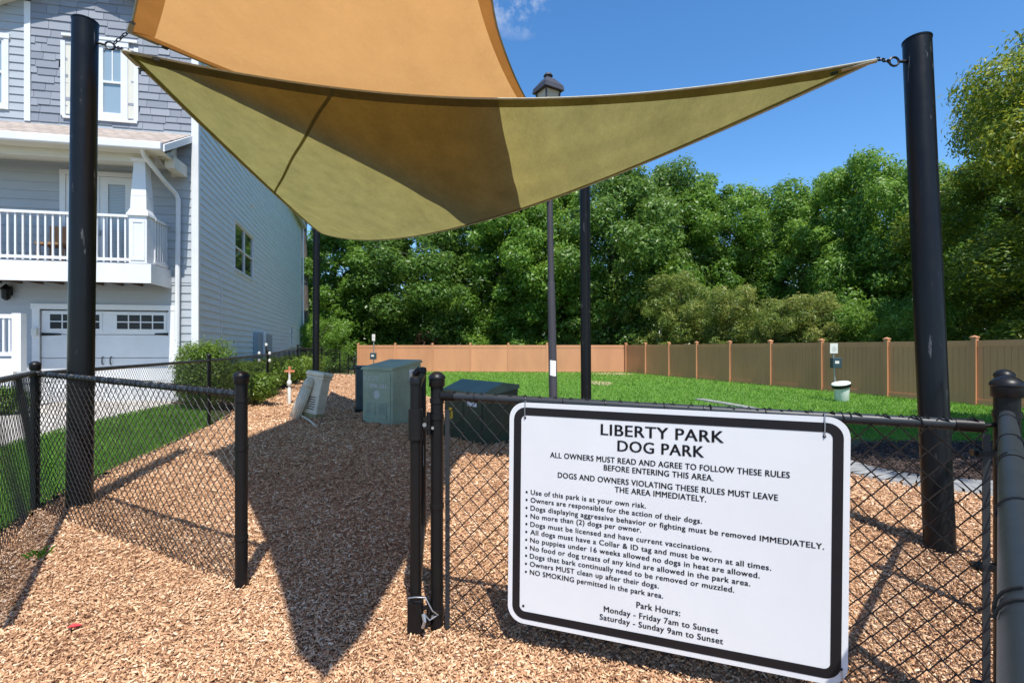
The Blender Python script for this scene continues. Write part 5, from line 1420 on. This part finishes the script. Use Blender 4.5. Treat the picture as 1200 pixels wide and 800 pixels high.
def wood(h, r, blobs, seed, rt_=0.16):
    rr = random.Random(seed); mb = MB()
    trunk = [Vector((0.15 * math.sin(z * 3 + seed), 0.15 * math.cos(z * 2.3 + seed) - 0.15 * math.cos(seed), h * z)) for z in (0, 0.15, 0.3, 0.5, 0.7, 0.88)]
    trunk[0] = Vector((0, 0, -0.15))
    mb.tube(trunk, [rt_ * 1.25, rt_, rt_ * 0.85, rt_ * 0.6, rt_ * 0.35, rt_ * 0.12], 8)
    for b in blobs[::3]:
        z0 = max(h * 0.12, b[2] - 0.6 * r * 0.6 - 0.2); p0 = Vector((0, 0, z0)); p2 = Vector(b[:3]); pm = p0.lerp(p2, 0.55) + Vector((0, 0, 0.25))
        mb.tube([p0, pm, p2], [rt_ * 0.35, rt_ * 0.22, rt_ * 0.05], 5)
    return mb
LIB = {}
def tree_proto(key, h, r, n, size, mat, seed, low=0.12, name="tree", up=0.5, aspect=0.55, rt_=0.16):
    bl = tree_blobs(h, r, seed, low)
    V, Q = leaf_cloud(n, bl, size, seed, up, 0.45, aspect)
    me = bpy.data.meshes.new("crown"); o = np_mesh("crown", V, Q, mat); tm = wood(h, r, bl, seed, rt_).build("trunk", M['trunk'], smooth=True)
    LIB[key] = (o.data, tm.data, h)
    for q in (o, tm): bpy.data.objects.remove(q)
def plant(key, name, label, cat, loc, sx=1.0, sz=1.0, rz=0.0, group=None):
    t = thing(name, label, cat, loc, group); t.rotation_euler.z = rz; t.scale = (sx, sx, sz)
    c = bpy.data.objects.new("crown", LIB[key][0]); col.objects.link(c); c.parent = t
    k = bpy.data.objects.new("trunk", LIB[key][1]); col.objects.link(k); k.parent = t
    return t
tree_proto('g1', 14, 4.0, 48000, 0.125, M['leaf_green'], 11, aspect=0.9)
tree_proto('g2', 14, 4.3, 48000, 0.12, M['leaf_dark'], 12, aspect=0.9)
tree_proto('g4', 14, 4.8, 52000, 0.125, M['leaf_green'], 23, 0.10, aspect=0.9)
tree_proto('g5', 14, 4.4, 48000, 0.125, M['leaf_dark'], 29, 0.10, aspect=0.9)
tree_proto('s1', 12, 2.9, 26000, 0.09, M['leaf_yellow'], 37, 0.42)
tree_proto('g3', 14, 3.7, 46000, 0.125, M['leaf_green'], 13, 0.08, aspect=0.9)
tree_proto('p1', 6.2, 2.7, 22000, 0.12, M['leaf_pale'], 14, 0.05, up=0.2, aspect=0.42, rt_=0.08)
tree_proto('u1', 5.0, 2.6, 22000, 0.10, M['leaf_green'], 15, 0.03, rt_=0.07)
tree_proto('y1', 13, 4.2, 105000, 0.085, M['leaf_yellow'], 16, 0.10, up=0.3, aspect=0.75, rt_=0.17)
# (pixel column, distance, pixel row of the top, kind, label)
trees = [
 (338, 41, 262, 'g4', 'tall dark tree rising right behind the far corner of the townhouse'),
 (392, 37, 262, 'g3', 'leafy green tree behind the far black sail post'),
 (446, 40, 250, 'g1', 'thin crowned green tree over the left end of the sunlit tan fence'),
 (505, 38, 238, 'g5', 'dark green tree under the lowest point of the olive sail'),
 (560, 41, 222, 'g4', 'green tree under the orange tinted part of the olive sail'),
 (612, 38, 212, 'g1', 'green tree just left of the lamp post'),
 (664, 40, 204, 'g1', 'green tree between the lamp post and the middle sail post'),
 (716, 37, 197, 'g2', 'rounded dark tree right of the middle sail post'),
 (768, 39.5, 194, 'g5', 'broad dark tree at the corner of the tan fences'),
 (822, 38, 207, 'g1', 'bright green tree left of the dip in the treeline'),
 (872, 36, 215, 'g4', 'green tree at the left shoulder of the dip in the treeline'),
 (912, 42, 242, 'g2', 'lower dark tree in the dip of the treeline'),
 (952, 33, 212, 'g1', 'bright green tree behind the pet waste station'),
 (1000, 30, 194, 'g3', 'tall bright green tree left of the right sail post'),
 (1052, 27, 180, 'g4', 'tallest bright green tree, directly behind the right sail post'),
 (1108, 27, 208, 'g5', 'dark tree between the right sail post and the golden tree'),
 (1165, 28, 190, 'g3', 'green tree mostly hidden by the golden tree'),
]
for i, (px, Z, py, key, lab) in enumerate(trees):
    x = (px - CX) / F * Z; H = EYE + (HZ - py) / F * Z + 0.15
    sz = H / 14.0
    plant(key, "broadleaf_tree", lab, 'tree', (x, Z, gz(x, Z)), (0.86, 1.02, 0.94, 1.10)[i % 4] * max(0.85, sz ** 0.5) * (0.86 if px > 930 else 1), sz, i * 1.7 + (i % 3) * 0.9, 'woodland trees beyond the fence')
pale = [(738, 37.0, 338, 'pale yellow-green bushy tree above the fence corner'), (800, 31.5, 322, 'largest pale yellow-green bushy tree over the shaded fence'), (858, 28.5, 338, 'pale yellow-green bushy tree in the middle of the shaded fence'), (915, 25.0, 350, 'pale bushy tree left of the pet waste station'), (962, 23.5, 345, 'pale bushy tree above the pet waste station')]
for i, (px, Z, py, lab) in enumerate(pale):
    x = (px - CX) / F * Z; H = EYE + (HZ - py) / F * Z + 0.15
    plant('p1', "bushy_tree", lab, 'tree', (x, Z, gz(x, Z)), max(0.62, H / 6.2), H / 6.2, i * 2.1, 'pale bushy trees over the fence')
under = [(378, 31.5, 372, 'low green bush behind the leaning pedestal'), (432, 38.5, 345, 'low green bush behind the left end of the sunlit fence'), (480, 38.5, 350, 'low green bush above the sage green cabinet'), (545, 38.5, 340, 'low green bush behind the middle of the sunlit fence'), (600, 38.5, 345, 'low green bush left of the lamp post'), (662, 38.5, 335, 'low green bush between lamp post and sail post'), (700, 38.5, 350, 'low green bush right of the middle sail post'),
         (1010, 22.5, 355, 'low green bush behind the shaded fence near the waste station'), (1062, 20.5, 350, 'low green bush over the fence by the right sail post')]
for i, (px, Z, py, lab) in enumerate(under):
    x = (px - CX) / F * Z; H = EYE + (HZ - py) / F * Z + 0.15
    plant('u1', "woodland_bush", lab, 'bush', (x, Z, gz(x, Z)), max(0.6, H / 5.0), H / 5.0, i * 1.3, 'green bushes along the fence')
x = (505 - CX) / F * 35.3
tree_proto('b1', 2.6, 0.9, 1400, 0.12, M['leaf_brown'], 31, 0.05, rt_=0.03)
plant('b1', "dead_bush", 'small rusty brown bush just above the sunlit fence', 'bush', (x, 35.6, gz(x, 35.3)), 1.0, 1.1)
plant('y1', "golden_tree", 'large golden green tree filling the right edge above the fence', 'tree', (19.3, 17.6, -0.15), 1.0, 0.74, 0.4)
plant('y1', "golden_tree", 'second golden green tree whose branches enter at the upper right corner', 'tree', (19.4, 15.0, -0.15), 0.92, 1.12, 2.4)
plant('s1', "shade_tree", 'golden green tree off the right edge, close by, shading the concrete edging', 'tree', (7.7, 3.3, -0.1), 1.0, 1.0, 1.0)
plant('y1', "shade_tree", 'golden green tree off the right edge shading the bark bed and lawn', 'tree', (11.0, 5.0, -0.1), 0.80, 0.74, 4.0)
x = (356 - CX) / F * 34
mb = MB(); mb.tube([(x, 34, -0.3), (x + 0.1, 34, 4), (x - 0.05, 34.1, 9), (x + 0.2, 34.2, 15)], [0.28, 0.24, 0.2, 0.1], 10)
tb_ = thing("tall_trunk_tree", 'bare dark tree trunk standing just right of the house corner', 'tree', (x, 34, -0.3)); mb.build("trunk", M['trunk'], tb_, smooth=True)
V, Q = leaf_cloud(5000, [(x, 34.1, 14, 2.6, 2.6, 2.4), (x + 1, 34, 12.4, 2, 2, 1.4)], 0.2, 77); V = V - np.array([x, 34, -0.3]); np_mesh("crown", V, Q, M['leaf_dark'], tb_)

def bush(name, label, c, rx, ry, h, n, size, mat, seed, group=None, clip=0.9):
    g = gz(c[0], c[1]); t = thing(name, label, 'bush', (c[0], c[1], g), group); rr = random.Random(seed)
    bl = []
    for i in range(10):
        a = i * 2.4; q = 0.55 * math.sqrt((i + 0.5) / 10)
        bl.append((rx * q * math.cos(a), ry * q * math.sin(a), h * (0.46 + 0.10 * rr.random()), rx * 0.48, ry * 0.48, h * 0.42))
    V, Q = leaf_cloud(n, bl, size, seed, 0.35, 0.72, 0.6); np_mesh("foliage", V, Q, mat, t)
    mb = MB()
    for i in range(7):
        a = i * 0.9; mb.tube([(0.04 * math.cos(a), 0.04 * math.sin(a), -0.03), (rx * 0.5 * math.cos(a), ry * 0.5 * math.sin(a), h * 0.55)], [0.018, 0.008], 5)
    mb.build("stems", M['trunk'], t, loc=(0, 0, 0)).location = (0, 0, 0)
    return t
bush("clipped_shrub", 'rounded clipped light green shrub at the front corner of the townhouse', (-6.72, 11.0), 0.72, 0.60, 1.60, 15000, 0.034, M['leaf_box'], 51)
bush("clipped_shrub", 'lower spreading shrub right of the rounded one along the house wall', (-6.55, 12.6), 0.75, 0.6, 0.82, 7500, 0.038, M['leaf_box'], 52)
for i, (px, Z, h, lab) in enumerate([(300, 14.6, 1.0, 'first hedge bush below the blue electric panel'), (318, 16.2, 1.02, 'hedge bush behind the fence post with white knobs'), (334, 17.8, 1.0, 'hedge bush behind the white marker post'), (347, 19.6, 1.05, 'hedge bush behind the last straight fence post'), (358, 21.8, 1.05, 'last hedge bush, just left of the far sail post')]):
    bush("hedge_bush", lab, ((px - CX) / F * Z, Z), 0.85, 0.8, h, 5200, 0.05, M['leaf_box'], 60 + i, 'hedge bushes along the house')
bush("dark_shrub", 'dark shrub beside the driveway under the stoop railing', ((6 - 600) / F * 9.4, 9.4), 0.45, 0.4, 0.55, 2500, 0.04, M['leaf_dark'], 70)
# small things on the chips
w0 = gnd(47, 655); rr = random.Random(5); mb = MB()
for k in range(26):
    a = rr.uniform(0, 6.28); l = rr.uniform(0.02, 0.06); b = Vector((rr.uniform(-0.04, 0.04), rr.uniform(-0.04, 0.04), 0.01)); d = Vector((math.cos(a), math.sin(a), 0)); s_ = Vector((-d.y, d.x, 0)) * 0.0022
    mb.add([w0 + b - s_, w0 + b + s_, w0 + b + d * l * 0.4 + UP * l * 0.8 + s_, w0 + b + d * l + UP * l, w0 + b + d * l * 0.4 + UP * l * 0.8 - s_], [(0, 1, 2, 3, 4)])
tag(mb.build("weed_tuft", M['grass'], loc=w0), 'small green weed tuft growing through the wood chips at lower left', 'weed')
l0 = gnd(88, 743) + UP * 0.035; mb = MB()
mb.add([l0 + Vector((-0.032, -0.012, 0.004)), l0 + Vector((-0.008, -0.020, 0.012)), l0 + Vector((0.03, 0.004, 0.010)), l0 + Vector((0.012, 0.026, 0.002)), l0 + Vector((-0.022, 0.016, 0.012)), l0 + Vector((0, 0, -0.002))], [(0, 1, 5), (1, 2, 5), (2, 3, 5), (3, 4, 5), (4, 0, 5)])
tag(mb.build("fallen_leaf", M['red_leaf'], loc=l0), 'single red leaf lying on the wood chips at lower left', 'leaf')
